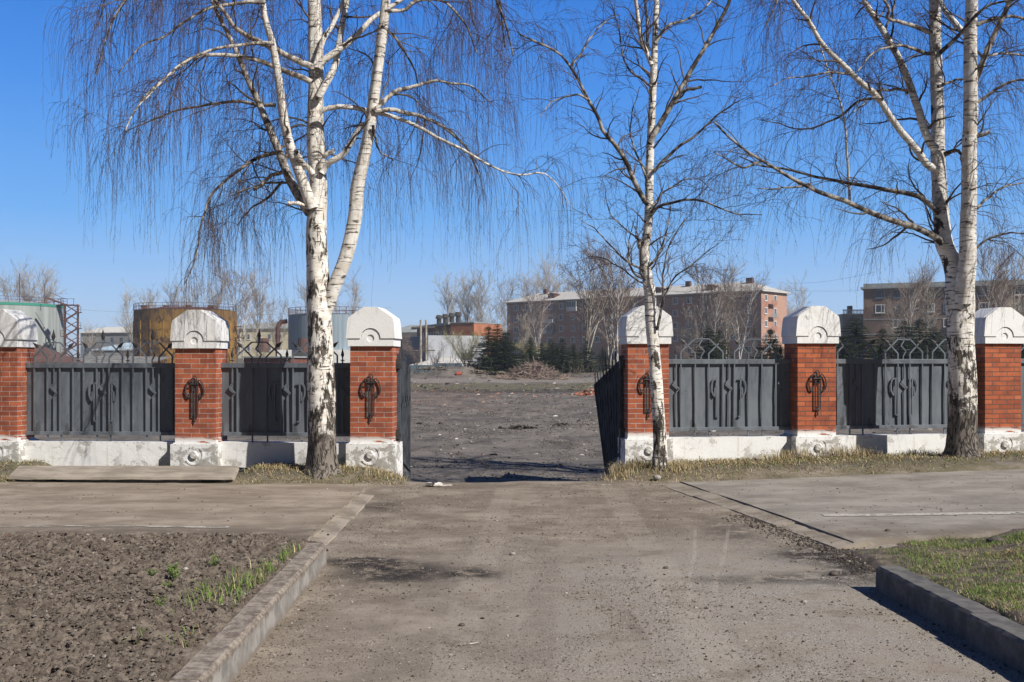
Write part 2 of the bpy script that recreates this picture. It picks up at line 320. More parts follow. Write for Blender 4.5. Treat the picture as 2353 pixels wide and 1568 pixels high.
# ---------------------------------------------------------------- terrain
def hz(x, y):
    x = np.asarray(x, float); y = np.asarray(y, float)
    fy = EYE*0
    z = .025*np.clip(x-1.2, 0, 14)*sm(9, 15.5, y)*(1-sm(22, 40, y))
    z = z+.008*np.clip(-x-4, 0, 8)*sm(13, 16, y)*(1-sm(22, 40, y))
    z = z+np.interp(y, [-50, 15.45, 16.1, 24, 60, 80, 95, 110, 150, 200, 250, 400, 4000], [0, 0, 0, 0, .04, .2, .36, .92, 1.1, 1.5, 2.4, 4, 6])
    ver = sm(15.2, 16., y)*(1-sm(16.8, 17.6, y)); out = np.maximum(sm(1.25, 2.0, x), sm(1.45, 2.2, -x))
    nl = 1-sm(3.7, 4.3, -x)*(1-sm(6.9, 7.3, -x)); z = z+ver*out*.10*nl
    ys_ = 15.62+2.2*out+.12*np.sin(x*2.3)+.05*np.sin(x*7); z = z-(.13*sm(ys_, ys_+.35, y)+.22*sm(ys_+.3, ys_+2.6, y))*(1-sm(26, 60, y))
    z = z+.10*out*nl*sm(15.2, 16.1, y)*(1-sm(17, 18, y))*.5
    q = xyz(x*.6, y*.6); z = z+fbm(q, 4, 3)*.05*sm(9, 10, y)*(1-sm(14.5, 15.4, y))*0+fbm(q*1.2, 4, 5)*.03
    z = z+(fbm(xyz(x*.5, y*.35), 5, 9)*.22+np.abs(fbm(xyz(x*1.9, y*1.1), 4, 19))*.14)*sm(17.5, 22, y)*(1-sm(150, 300, y))
    m = np.exp(-((x+5.2)/2.4)**2-((y-99)/2.6)**2)*.85+np.exp(-((x+2.0)/3)**2-((y-101)/3)**2)*.35
    return z+m*(1+fbm(xyz(x, y), 3, 2))
def axis(segs):
    r = []
    for a, b, st in segs: r += list(np.arange(a, b-1e-6, st))
    return np.array(r+[segs[-1][1]])
gx = np.concatenate([-np.geomspace(1500, 14, 40), axis([(-13.9, 13.9, .11)]), np.geomspace(14, 1500, 40)])
gy = np.concatenate([axis([(-30, 3, 3), (3, 19, .1), (19, 60, .4), (60, 140, 1.2)]), np.geomspace(143, 3500, 60)])
X, Y = np.meshgrid(gx, gy); Z = hz(X, Y)
def gridf(ny, nx):
    i = np.arange(ny-1)[:, None]*nx+np.arange(nx-1)[None]; return np.stack([i, i+1, i+nx+1, i+nx], -1).reshape(-1, 4)
def set_attr(o, name, a):
    ca = o.data.color_attributes.new(name, 'FLOAT_COLOR', 'POINT'); ca.data.foreach_set('color', np.asarray(a, np.float32).reshape(-1, 4).ravel())
g = MB().add(np.stack([X, Y, Z], -1), gridf(len(gy), len(gx))).build('ground', MG, smooth=True); tag(g, kind='structure')
nz = fbm(xyz(X*.5, Y*.5), 4, 11)
drive = 1-sm(15.5, 15.8, Y+nz*.3)
grass = sm(60, 66, Y+nz*8)*(1-sm(78, 83, Y+nz*8))+sm(100, 108, Y)*.8+sm(15.1, 15.35, Y+nz*.4)*(1-sm(17.5, 20, Y))*np.maximum(sm(1.5, 2, X), sm(1.5, 2., -X))*.8
brick = sm(46, 54, Y+nz*14)*(1-sm(57, 63, Y+nz*8))*(1-sm(-6, 3, X+nz*14)*.9)*.8
asp = (1-sm(8.5, 11.5, Y+nz*3))*(sm(-1.4, .8, X+nz*1.5))*1.0
road = sm(81, 84, Y+nz*4)*(1-sm(92, 96, Y+nz*4))*(1-sm(8, 22, X))
def blob(cx, cy, rx, ry): return np.exp(-(((X-cx)/rx)**2+((Y-cy)/ry)**2)**2)
trk = 0*X
for cx_, cy_, r_ in ((9.5, 15, 9.6), (9.5, 15, 8.1), (14, 22, 14.2), (14, 22, 12.7), (3.2, 70, 1e9)):
    if r_ < 1e8: trk = np.maximum(trk, np.exp(-((np.hypot(X-cx_, (Y-cy_)*.75)-r_+nz*.25)/.16)**2)*(Y > 16.2)*(Y < 34)*(X < 8)*sm(-.25, .1, fbm(xyz(X*.6, Y*.4), 3, 71)))
for k_ in (-1.0, .55): trk = np.maximum(trk, .9*np.exp(-((X-k_-.05*(Y-16)-.9*np.sin((Y-16)/9))/.13)**2)*(Y > 16)*(Y < 60)*sm(-.2, .1, fbm(xyz(X*.5, Y*.3), 3, 72)))
road = np.maximum(road, trk*.55)
dark = np.clip(blob(-.95, 8.85, .50, .5)+blob(-1.25, 9.3, .3, .25)+blob(-.30, 8.75, .22, .28)+blob(-1.3, 9.35, .35, .2)*.8+blob(1.75, 8.5, .4, .2)*.5+blob(2.75, 9.6, .5, .45)+blob(2.95, 9.0, .35, .3)+blob(2.55, 8.6, .6, .3)*.7+blob(2.2, 11, .3, .8)*.6+blob(-1.55, 12.9, .3, .5)*.7+sm(60, 62, Y)*(1-sm(65, 68, Y))*.8+sm(124, 126, Y)*(1-sm(130, 136, Y))*.6, 0, 1)
o1 = np.ones_like(X); set_attr(g, 'mk', np.stack([drive, np.clip(grass, 0, 1), brick, o1], -1)); set_attr(g, 'mk2', np.stack([asp, road, dark, o1], -1))

def patch(name, corner, nx, ny, h, ew, sides=(1, 1, 1, 1), mk=None):
    a, b, c, d = [np.array(p, float) for p in corner]     # a->b along s at near side, d->c far side
    s = np.linspace(0, 1, nx)[None, :, None]; t = np.linspace(0, 1, ny)[:, None, None]
    # finer sampling at the ends
    P = (a*(1-s)+b*s)*(1-t)+(d*(1-s)+c*s)*t; x, y = P[..., 0], P[..., 1]
    Ls = np.linalg.norm(b-a); Lt = np.linalg.norm(d-a); s2 = s[..., 0]; t2 = t[..., 0]
    D = np.full(x.shape, 9.)
    if sides[0]: D = np.minimum(D, t2*Lt+0*s2)
    if sides[1]: D = np.minimum(D, (1-s2)*Ls+0*t2)
    if sides[2]: D = np.minimum(D, (1-t2)*Lt+0*s2)
    if sides[3]: D = np.minimum(D, s2*Ls+0*t2)
    wob = fbm(xyz(x*2.5, y*2.5), 3, 21)*.25*ew/.2
    z = hz(x, y)-.03+(h+.03)*sm(0, ew, D+wob*(D < ew*2))
    o = MB().add(np.stack([x, y, z], -1), gridf(ny, nx)).build(name, MP, smooth=True); tag(o, kind='structure')
    m = mk(x, y) if mk else (0*x, 0*x); set_attr(o, 'mk', np.stack([m[0], m[1], 0*x, 0*x+1], -1)); return o
patch('path', [(-16, 9.9), (-1.92, 9.9), (-1.94, 15.0), (-16, 15.1)], 330, 110, .055, .18, (1, 0, 1, 0), lambda x, y: (0*x, 1-sm(10.6, 11.3, y+fbm(xyz(x, y), 3)*.5)))
patch('path', [(3.14, 10.), (16, 13.2), (16, 16.45), (2.30, 14.95)], 300, 110, .055, .16, (1, 0, 1, 0), lambda x, y: (0*x+1, (1-sm(10.4, 11.2, y))*.8))
def marking(x0, x1, y0, y1, w, seed):
    n = 160; x = np.linspace(x0, x1, n); yc = np.linspace(y0, y1, n); m = MB(); rg = np.random.RandomState(seed); t = np.linspace(0, 1, 7)[:, None]
    yy = yc[None]-w/2+t*w; xx = np.tile(x, (7, 1)); zz = hz(xx, yy)+.0605; f = gridf(7, n)
    c = (xx.ravel()[f].mean(1), yy.ravel()[f].mean(1)); keep = fbm(xyz(c[0]*5, c[1]*30), 4, seed) < (.16 if seed == 2 else .05-.12*(c[0]-x0)/(x1-x0)*0)
    o = m.add(np.stack([xx, yy, zz], -1), f[keep]).build('line_marking', MLINE); tag(o, kind='structure')
MLINE = simple('worn_line_paint', (.50, .47, .42), (.32, .29, .25), 20, .9)
marking(-9, -2.85, 10.95, 10.95, .10, 1); marking(3.3, 9, 11.55, 11.75, .15, 2)

MKF = simple('dusty_concrete', (.20, .168, .13), (.34, .29, .235), 4, .92, .3)
def skirt(a, b):
    n = 40; s_ = np.linspace(0, 1, n); x = a[0]+(b[0]-a[0])*s_; y = a[1]+(b[1]-a[1])*s_; z = hz(x, y)
    V = np.stack([np.stack([x, y, z-.15], -1), np.stack([x, y, z+.0535], -1)]); tag(MB().add(V, gridf(2, n)).build('path', MKF), kind='structure')
skirt((3.142, 10.), (2.302, 14.95)); skirt((-1.922, 9.9), (-1.942, 15.))
# flush kerb blocks where the drive meets the paths
def box_tilt(name, mat, c, l, w, h, rz, tilt=0, rough=.004, seed=0, bev=.008, nx=24):
    """a roughened concrete block, long axis x"""
    m = MB(); u = np.linspace(-l/2, l/2, nx); sec = []
    k = [(-w/2, 0), (-w/2, h*.55), (-w/2, h-.02), (-w/2+.02, h), (0, h), (w/2-.02, h), (w/2, h-.02), (w/2, h*.5), (w/2, 0)]
    rings = [[(x, a, b) for a, b in k] for x in u]; P = np.array(rings)
    P[..., 1] += fbm(P*12+seed*5, 3, seed)*rough*3; P[..., 2] += fbm(P*10+seed*7+3, 3, seed+3)*rough*3*(P[..., 2] > .01)
    m.loft(list(P)); o = m.build(name, mat, smooth=False); jr = random.Random(seed); o.location = (c[0]+jr.uniform(-.008, .008), c[1], c[2]+jr.uniform(-.006, .006)); o.rotation_euler = (tilt+jr.uniform(-.02, .02), jr.uniform(-.004, .004), rz+jr.uniform(-.005, .005)); return o
def hzf(x, y): return float(hz(np.array([x]), np.array([y]))[0])
for side, (xa, ya, xb, yb) in (('left', (-1.88, 9.75, -1.90, 13.95)), ('right', (3.12, 9.95, 2.21, 14.98))):
    n = 4; d = math.hypot(xb-xa, yb-ya)/n; an = math.atan2(yb-ya, xb-xa)
    for i in range(n):
        t = (i+.5)/n; x = xa+(xb-xa)*t; y = ya+(yb-ya)*t
        o = box_tilt('kerb_stone', MKF, (x, y, hzf(x, y)-(.062 if side == 'left' else .053)), d-.012, .30 if side == 'left' else .36, .082, an, (.12 if side == 'left' else -.155), .004, i)
        tag(o, f"{['nearest','second nearest','third nearest','farthest'][i]} of the dusty flush kerb stones along the {side} path end", 'kerb stone', 'flush kerb stones at the path ends')
# raised kerbs
for i, (y0, y1) in enumerate([(9.2, 7.95), (7.95, 6.6), (6.6, 5.2), (5.2, 3.8)]):
    x0 = -1.56+.022*(9.2-y0); x1 = -1.56+.022*(9.2-y1)
    o = box_tilt('kerb_stone', MCON, ((x0+x1)/2-.09, (y0+y1)/2, -.05), y0-y1-.022, .17, .235, math.atan2(y1-y0, x1-x0), 0, .003, 10+i, nx=60)
    if i < 3: tag(o, ['sunlit raised kerb stone at the far end beside the dug soil', 'middle raised kerb stone between joints beside the dug soil', 'nearest large raised kerb stone in the bottom foreground by the dug soil'][i], 'kerb stone', 'raised kerb stones by the dug soil')
    else: tag(o, 'raised kerb stone just below the photo edge by the dug soil', 'kerb stone', 'raised kerb stones by the dug soil')
for i, (y0, y1) in enumerate([(8.15, 6.62), (6.62, 5.0)]):
    x0 = 2.72+.03*(8-y0)*1; x1 = 2.72+.045*(8-y1)
    o = box_tilt('kerb_stone', MCON2, ((x0+x1)/2+.10, (y0+y1)/2, -.05), y0-y1-.02, .20, .235, math.atan2(y1-y0, x1-x0), 0, .005, 30+i, nx=60)
    tag(o, ['shaded raised kerb stone with chipped far end beside the green grass', 'shaded raised kerb stone at the right photo edge beside the grass'][i], 'kerb stone', 'raised kerb stones by the grass')

# ---------------------------------------------------------------- scattering of stones, soil, grass
ICO_V = None
def ico():
    p = (1+5**.5)/2; v = np.array([(-1, p, 0), (1, p, 0), (-1, -p, 0), (1, -p, 0), (0, -1, p), (0, 1, p), (0, -1, -p), (0, 1, -p), (p, 0, -1), (p, 0, 1), (-p, 0, -1), (-p, 0, 1)], float); v /= np.linalg.norm(v[0])
    f = np.array([(0, 11, 5), (0, 5, 1), (0, 1, 7), (0, 7, 10), (0, 10, 11), (1, 5, 9), (5, 11, 4), (11, 10, 2), (10, 7, 6), (7, 1, 8), (3, 9, 4), (3, 4, 2), (3, 2, 6), (3, 6, 8), (3, 8, 9), (4, 9, 5), (2, 4, 11), (6, 2, 10), (8, 6, 7), (9, 8, 1)]); return v, f
IV, IF = ico()
OV = np.array([(1, 0, 0), (0, 1, 0), (-1, 0, 0), (0, -1, 0), (0, 0, 1), (0, 0, -.4)], float); OF = np.array([(0, 1, 4), (1, 2, 4), (2, 3, 4), (3, 0, 4), (1, 0, 5), (2, 1, 5), (3, 2, 5), (0, 3, 5)])
def crumbs(m, P, S, cols, rg):
    N = len(P); V = OV[None]*(1+.8*(rg.rand(N, 6, 1)-.5))*np.array([1, 1, .75]); a = rg.rand(N)*6.28; c, s = np.cos(a)[:, None], np.sin(a)[:, None]; V = V*S[:, None, None]
    V = np.stack([V[..., 0]*c-V[..., 1]*s, V[..., 0]*s+V[..., 1]*c, V[..., 2]], -1)+P[:, None]; m.add(V.reshape(-1, 3), (OF[None]+(np.arange(N)*6)[:, None, None]).reshape(-1, 3), np.repeat(cols, 6, 0))
def stones(m, P, S, cols, rg, flat=(.5, .9)):
    N = len(P)
    if N == 0: return
    V = IV[None]*(1+.95*(rg.rand(N, 12, 1)-.5)); sc3 = np.stack([rg.uniform(.7, 1.3, N), rg.uniform(.7, 1.3, N), rg.uniform(*flat, N)], -1)
    V = V*sc3[:, None]*S[:, None, None]; a = rg.rand(N)*6.28; c, s = np.cos(a)[:, None], np.sin(a)[:, None]
    V = np.stack([V[..., 0]*c-V[..., 1]*s, V[..., 0]*s+V[..., 1]*c, V[..., 2]], -1)+P[:, None]
    f = (IF[None]+(np.arange(N)*12)[:, None, None]).reshape(-1, 3); m.add(V.reshape(-1, 3), f, np.repeat(cols, 12, 0))
def pick(rg, N, pal, w): 
    pal = np.array(pal); i = rg.choice(len(pal), N, p=np.array(w)/sum(w)); return pal[i]*rg.uniform(.75, 1.25, (N, 1))
def sheeted(N, rg, x0, x1, y0, y1, dens=None):
    x = rg.uniform(x0, x1, N); y = y0*(y1/y0)**rg.rand(N)
    if dens is not None: k = rg.rand(N) < dens(x, y); x, y = x[k], y[k]
    return x, y
rg = np.random.RandomState(5)
m = MB(); x, y = sheeted(26000, rg, -1.6, 3., 5.4, 15.3, lambda x, y: .10+1.0*sm(0, .22, fbm(xyz(x*1.3, y*1.6), 3, 8))+.8*sm(.35, .0, np.minimum(np.abs(x+1.45), np.abs(x-2.75))))
S = .0018+.010*rg.rand(len(x))**6; stones(m, np.stack([x, y, hz(x, y)+S*.2], -1), S, pick(rg, len(x), [(.12, .095, .075), (.19, .155, .12), (.40, .36, .31), (.07, .057, .048)], [4, 4, 1.6, 2]), rg)
x, y = sheeted(5000, rg, -7, 9, 9.9, 15.2, lambda x, y: (.12+.8*sm(0, .2, fbm(xyz(x, y*2), 3, 18)))*((x < -1.5) | (x > 2.6)))
S = .004+.009*rg.rand(len(x))**3; stones(m, np.stack([x, y, hz(x, y)+.055+S*.1], -1), S, pick(rg, len(x), [(.10, .08, .065), (.17, .14, .115), (.3, .27, .24)], [4, 3, 1]), rg)
x, y = sheeted(70000, rg, -1.7, 3.2, 5.4, 15.3, lambda x, y: .12+sm(-.1, .2, fbm(xyz(x*1.1, y*1.1), 4, 88))+.6*sm(.5, .0, np.minimum(np.abs(x+1.45), np.abs(x-2.8)))); S = .0018+.0055*rg.rand(len(x))**3; crumbs(m, np.stack([x, y, hz(x, y)+S*.2], -1), S, pick(rg, len(x), [(.10, .08, .064), (.16, .13, .105), (.30, .265, .225), (.42, .39, .35)], [4, 3, 2, 1]), rg)
x, y = sheeted(16000, rg, 2.2, 3.5, 8.3, 12, lambda x, y: np.exp(-((x-(3.0-.17*(y-9.6)))/.22)**2)); S = .003+.014*rg.rand(len(x))**3; crumbs(m, np.stack([x, y, hz(x, y)+S*.3], -1), S, pick(rg, len(x), [(.05, .04, .034), (.09, .075, .06), (.2, .17, .14)], [4, 4, 1]), rg)
tag(m.build('gravel', MVC, usecol=True), 'loose grit and pebbles over the drive and paths', 'gravel', kind='stuff')
m = MB(); x, y = sheeted(26000, rg, -60, 60, 16.6, 125, lambda x, y: (np.abs(x) < .5*y+2)*(.25+sm(-.05, .15, fbm(xyz(x*.25, y*.12), 3, 8))))
S = (.014+.07*rg.rand(len(x))**5)*(.8+y/60); S = np.where(y < 30, S*.7, S)
cc = pick(rg, len(x), [(.10, .09, .08), (.60, .58, .54), (.34, .31, .28), (.035, .03, .028), (.34, .18, .12)], [5, 1.6, 3, 5, .3])
br = (y > 46)*(y < 62)*(x < 6)*(rg.rand(len(x)) < .55); cc[br] = pick(rg, int(br.sum()), [(.34, .17, .12), (.40, .25, .19)], [1, 1])
stones(m, np.stack([x, y, hz(x, y)], -1), S, cc, rg, (.25, .7))
x, y = sheeted(70000, rg, -12, 12, 16.2, 66, lambda x, y: (np.abs(x) < .19*y+.6)*(.2+sm(-.12, .12, fbm(xyz(x*.8, y*.5), 4, 28)))); S = .008+.026*rg.rand(len(x))**3*(.6+y/50); cc = pick(rg, len(x), [(.07, .06, .05), (.12, .10, .085), (.20, .175, .15), (.34, .31, .28)], [4, 4, 2, .7]); br = (y > 42)*(x < -.5+.0*y)*(rg.rand(len(x)) < .5); cc[br] = pick(rg, int(br.sum()), [(.30, .16, .11), (.24, .15, .12)], [1, 1])
crumbs(m, np.stack([x, y, hz(x, y)+.002], -1), S, cc, rg); tag(m.build('debris', MVC, usecol=True), 'scattered rubble crumbs and litter over the dark yard', 'debris', kind='stuff')

# dug soil bed
nx, ny = 400, 330; xs = np.concatenate([np.linspace(-9, -5.2, 60)[:-1], np.linspace(-5.2, -1.66, nx)]); ys = np.linspace(4.6, 10.2, ny)
X, Y = np.meshgrid(xs, ys); p = xyz(X, Y)
cl = np.abs(fbm(p*4.6, 5, 31, .6))*2; cl2 = np.abs(fbm(p*13., 4, 41, .6))*2; big = fbm(p*1.1, 3, 51)
edge = sm(10.15, 9.5, Y)+0; edge = 1-sm(9.35, 10.05, Y+big*.5)
rim = sm(-1.66, -2.0, X) if False else np.clip((-1.66-X)/.5, 0, 1)
Z = .0+edge*(.115+rim*.05+big*.10*rim+(.5-cl)*.085*(.3+.7*rim)+(.5-cl2)*.06+(.5-np.abs(fbm(p*22, 3, 61))*2)*.028)-(1-edge)*.03
s_ = MB().add(np.stack([X, Y, Z], -1), gridf(ny, len(xs))).build('soil', MSOIL, smooth=False); tag(s_, kind='structure')
def soil_z(x, y): i = np.clip(np.searchsorted(xs, x), 0, len(xs)-1); j = np.clip(np.searchsorted(ys, y), 0, ny-1); return SZ[j, i]
SZ = Z.copy()
m = MB(); x, y = sheeted(24000, rg, -6, -1.75, 4.8, 9.7, lambda x, y: .12+sm(-.12, .12, fbm(xyz(x*1.6, y*1.6), 3, 66))); S = .0024+.024*rg.rand(len(x))**5
cc = pick(rg, len(x), [(.115, .088, .07), (.15, .12, .098), (.18, .15, .125), (.42, .39, .35), (.27, .11, .06)], [5, 5, 2, .15, .04])
stones(m, np.stack([x, y, soil_z(x, y)+S*.25], -1), S, cc, rg, (.5, 1)); x, y = sheeted(60000, rg, -6, -1.72, 4.8, 9.8, lambda x, y: .3+sm(-.1, .1, fbm(xyz(x*2.4, y*2.4), 3, 67))); S = .003+.012*rg.rand(len(x))**3; crumbs(m, np.stack([x, y, soil_z(x, y)+S*.3], -1), S, pick(rg, len(x), [(.085, .068, .055), (.13, .107, .088), (.19, .16, .135), (.30, .27, .24)], [4, 5, 2, .3]), rg)
tag(m.build('soil_clods', MVC, usecol=True), 'crumbly lumps of dug dark soil behind the left kerb', 'soil', kind='stuff')

# grass plot on the right
xs2 = np.linspace(2.9, 9.5, 260); ys2 = np.linspace(4.6, 12.4, 240); X, Y = np.meshgrid(xs2, ys2)
topY = 10.15+.5*(X-3); e = (1-sm(topY-.9+.25*(X > 4), topY+.35, Y+fbm(xyz(X*2, Y*2), 3, 6)*.7))*sm(2.9, 3.1, X+.0*Y)
far = sm(3.0, 4.3, X-(Y-8.2)*.55)
Z = -.03+e*(.14+.05*far+fbm(xyz(X*2.5, Y*2.5), 4, 7)*.07+fbm(xyz(X*12, Y*12), 3, 77)*.03)*(1-.5*(1-far)*sm(7.9, 8.4, Y))
s_ = MB().add(np.stack([X, Y, Z], -1), gridf(240, 260)).build('soil', MSOIL, smooth=True); tag(s_, kind='structure')
GZ = Z
def plot_z(x, y): return GZ[np.clip(np.searchsorted(ys2, y), 0, 239), np.clip(np.searchsorted(xs2, x), 0, 259)]
def blades(m, x, y, z, H, lean, w, cols, rg):
    N = len(x); a = rg.rand(N)*6.28; d = np.stack([np.cos(a), np.sin(a), 0*a], -1); pa = np.stack([-np.sin(a), np.cos(a), 0*a], -1)*w[:, None]
    b = np.stack([x, y, z-.005], -1); l = (lean*H)[:, None]*d; up = np.stack([0*a, 0*a, H], -1)
    mid = b+l*.35+up*.6; tip = b+l*1.1+up*np.clip(1.05-lean*.45, .12, 1)[:, None]
    V = np.stack([b-pa, b+pa, mid+pa*.7, mid-pa*.7, tip], 1); k = (np.arange(N)*5)[:, None]
    c = np.repeat(cols, 5, 0); m.add(V.reshape(-1, 3), k+np.array([[0, 1, 2, 3]]), c); m.f.append(k+np.array([[3, 2, 4]])+m.n-5*N)
GREEN = [(.14, .23, .04), (.20, .30, .06), (.10, .16, .035)]; DRY = [(.46, .37, .20), (.36, .28, .15), (.55, .46, .29), (.24, .17, .10)]; LEAF = [(.20, .11, .06), (.28, .17, .10)]
m = MB(); x, y = sheeted(150000, rg, 2.95, 6.5, 5.0, 11.6, lambda x, y: .02+1.1*sm(-.2, .1, fbm(xyz(x*1.8, y*1.8), 3, 12))*sm(2.8, 3.45, x-(y-8)*.2)*(1-sm(10.0, 10.5, y-.5*(x-3)+fbm(xyz(x*3, y*3), 2, 3))))
x0 = x; k = x > 3.05; x, y = x[k], y[k]; N = len(x); gk = rg.rand(N) < .66+.9*fbm(xyz(x*1.5, y*1.5), 3, 44)
cc = np.where(gk[:, None], pick(rg, N, GREEN, [3, 2, 2]), pick(rg, N, DRY, [3, 3, 1, 2]))
blades(m, x, y, plot_z(x, y), rg.uniform(.014, .05, N), np.where(gk, rg.uniform(.3, 1.4, N), rg.uniform(.9, 2.4, N)), rg.uniform(.0012, .0024, N), cc, rg)
tag(m.build('grass', MGR, usecol=True), 'short green spring grass on the plot behind the right kerb', 'grass', kind='stuff')
m = MB()
for cx, cy, n, sp, h in [(-1.78, 7.6, 60, .09, .12), (-1.85, 7.25, 120, .12, .14), (-1.8, 7.95, 60, .08, .12), (-1.76, 8.5, 40, .06, .12), (-1.78, 8.9, 40, .07, .1), (-1.95, 6.95, 90, .10, .13), (-1.8, 6.0, 14, .05, .12), (-2.05, 5.9, 8, .04, .1)]:
    x = rg.normal(cx, sp*.6, n); y = rg.normal(cy, sp*1.6, n); x = np.minimum(x, -1.75); N = n; gk = rg.rand(N) < .8
    blades(m, x, y, soil_z(x, y)+.0, rg.uniform(.5, 1, N)*h, rg.uniform(.2, 1.1, N), rg.uniform(.002, .0036, N), np.where(gk[:, None], pick(rg, N, [(.17, .26, .05), (.12, .2, .04)], [1, 1]), pick(rg, N, DRY, [1, 1, 1, 1])), rg)
tag(m.build('grass', MGR, usecol=True), 'fresh green grass tufts growing along the left kerb edge', 'grass', kind='stuff')
# verge: dry straw and leaves along the fence
m = MB(); N0 = 46000
def verge_d(x, y):
    near = np.where(x < 0, 15.05-.05*np.abs(x+3), 15.15+.085*np.clip(x-2, 0, 9)); fr = np.where(x < 0, 16.25+.08*np.clip(-x-2.1, 0, 9), 16.7+.17*(x-2.1))
    ins = sm(0, .25, y-near+fbm(xyz(x*2, y*2), 3, 4)*.35)*(y < fr+.3)*((x < -1.55)*(x > -3.95)+(x > 1.52)+(x < -7.0)*(x > -9)*1.)
    return ins*(.45+1.3*sm(.1, 1, (y-near)/1.3)*sm(-.25, .2, fbm(xyz(x*1.7, y*1.7), 3, 14)))*.8
x, y = sheeted(N0, rg, -9, 9.5, 14.9, 18.3, verge_d); N = len(x)
gk = rg.rand(N) < .25+1.1*fbm(xyz(x*1.2, y*3), 3, 24)+.12*(x < 0); lf = rg.rand(N) < .12
cc = np.where(gk[:, None], pick(rg, N, [(.15, .18, .05), (.20, .21, .08)], [1, 1]), pick(rg, N, DRY, [3, 3, 2, 2])); cc = np.where((lf & ~gk)[:, None], pick(rg, N, LEAF, [1, 1]), cc)
blades(m, x, y, hz(x, y), rg.uniform(.025, .085, N)*np.where(rg.rand(N) < .05, 2.0, 1), rg.uniform(.8, 3.6, N), rg.uniform(.003, .006, N), cc, rg)
# taller dry clumps
for cx, cy, n, h in [(1.75, 16.05, 420, .28), (1.55, 15.7, 160, .16), (2.35, 15.85, 320, .18), (-1.85, 15.8, 300, .15), (4.35, 16.7, 260, .26), (5.1, 16.75, 160, .32), (5.3, 16.8, 220, .22), (6.3, 16.9, 200, .16), (-2.6, 15.9, 260, .14), (-3.4, 16.0, 200, .12), (3.2, 16.3, 160, .12), (4.0, 16.45, 160, .2), (7.2, 17.2, 160, .15)]:
    x = rg.normal(cx, .18, n); y = rg.normal(cy, .12, n); blades(m, x, y, hz(x, y), rg.uniform(.4, 1, n)*h, rg.uniform(.2, 1.3, n), rg.uniform(.0025, .0045, n), pick(rg, n, DRY, [3, 2, 3, 1]), rg)
tag(m.build('grass', MGR, usecol=True), 'dry straw coloured grass and old leaves along the fence foot', 'grass', kind='stuff')
# far grass tufts in the yard
m = MB(); x, y = sheeted(16000, rg, -45, 50, 58, 110, lambda x, y: (np.abs(x) < .5*y)*sm(-.1, .1, fbm(xyz(x*.3, y*.15), 3, 33))*(1-.93*sm(78, 83, y)*(1-sm(95, 100, y)))); N = len(x)
blades(m, x, y, hz(x, y), rg.uniform(.04, .12, N), rg.uniform(.6, 2, N), rg.uniform(.02, .05, N), pick(rg, N, [(.14, .15, .05), (.24, .20, .11), (.17, .13, .09)], [2, 2, 1]), rg)
tag(m.build('grass', MGR, usecol=True), 'thin weedy grass band across the far part of the yard', 'grass', kind='stuff')

# ---------------------------------------------------------------- fence
PIL = [(-6, 16.78), (449, 16.59), (853, 16.29), (1490, 16.67), (1877, 17.07), (2305, 17.64)]
PZ = [.51, .486, .515, .556, .57, .578]
LA = math.atan2(16.29-16.78, 5.83); RA = math.atan2(17.64-16.67, 5.87)
def arc(cx, cz, r, a0, a1, n, y=None, rx=None):
    rx = rx or r; q = [(cx+rx*math.cos(a0+(a1-a0)*i/n), cz+r*math.sin(a0+(a1-a0)*i/n)) for i in range(n+1)]
    return q if y is None else [(a, y, b) for a, b in q]
def subbox(x0, x1, y0, y1, z0, z1, st, rough, seed, flare=0.):
    """a box with subdivided, slightly uneven faces, y0 is the front"""
    m = MB()
    def face(o, u, v, nu, nv, nrm):
        s = np.linspace(0, 1, nu)[None, :, None]; t = np.linspace(0, 1, nv)[:, None, None]
        P = np.array(o)+np.array(u)*s+np.array(v)*t; d = fbm(P*7+seed*3.1, 4, seed)*rough*2
        P = P+np.array([.6, .6, .5])*(fbm(P*5+seed, 3, seed)[..., None])*rough*1.2+np.array(nrm)*d[..., None]*.6; m.add(P, gridf(nv, nu))
    n = lambda a: max(2, int(a/st)+1); X_, Y_, Z_ = x1-x0, y1-y0, z1-z0
    face((x0, y0, z0), (X_, 0, 0), (0, 0, Z_), n(X_), n(Z_), (0, -1, 0)); face((x1, y1, z0), (-X_, 0, 0), (0, 0, Z_), n(X_), n(Z_), (0, 1, 0))
    face((x0, y1, z0), (0, -Y_, 0), (0, 0, Z_), n(Y_), n(Z_), (-1, 0, 0)); face((x1, y0, z0), (0, Y_, 0), (0, 0, Z_), n(Y_), n(Z_), (1, 0, 0))
    face((x0, y0, z1), (X_, 0, 0), (0, Y_, 0), n(X_), n(Y_), (0, 0, 1)); return m
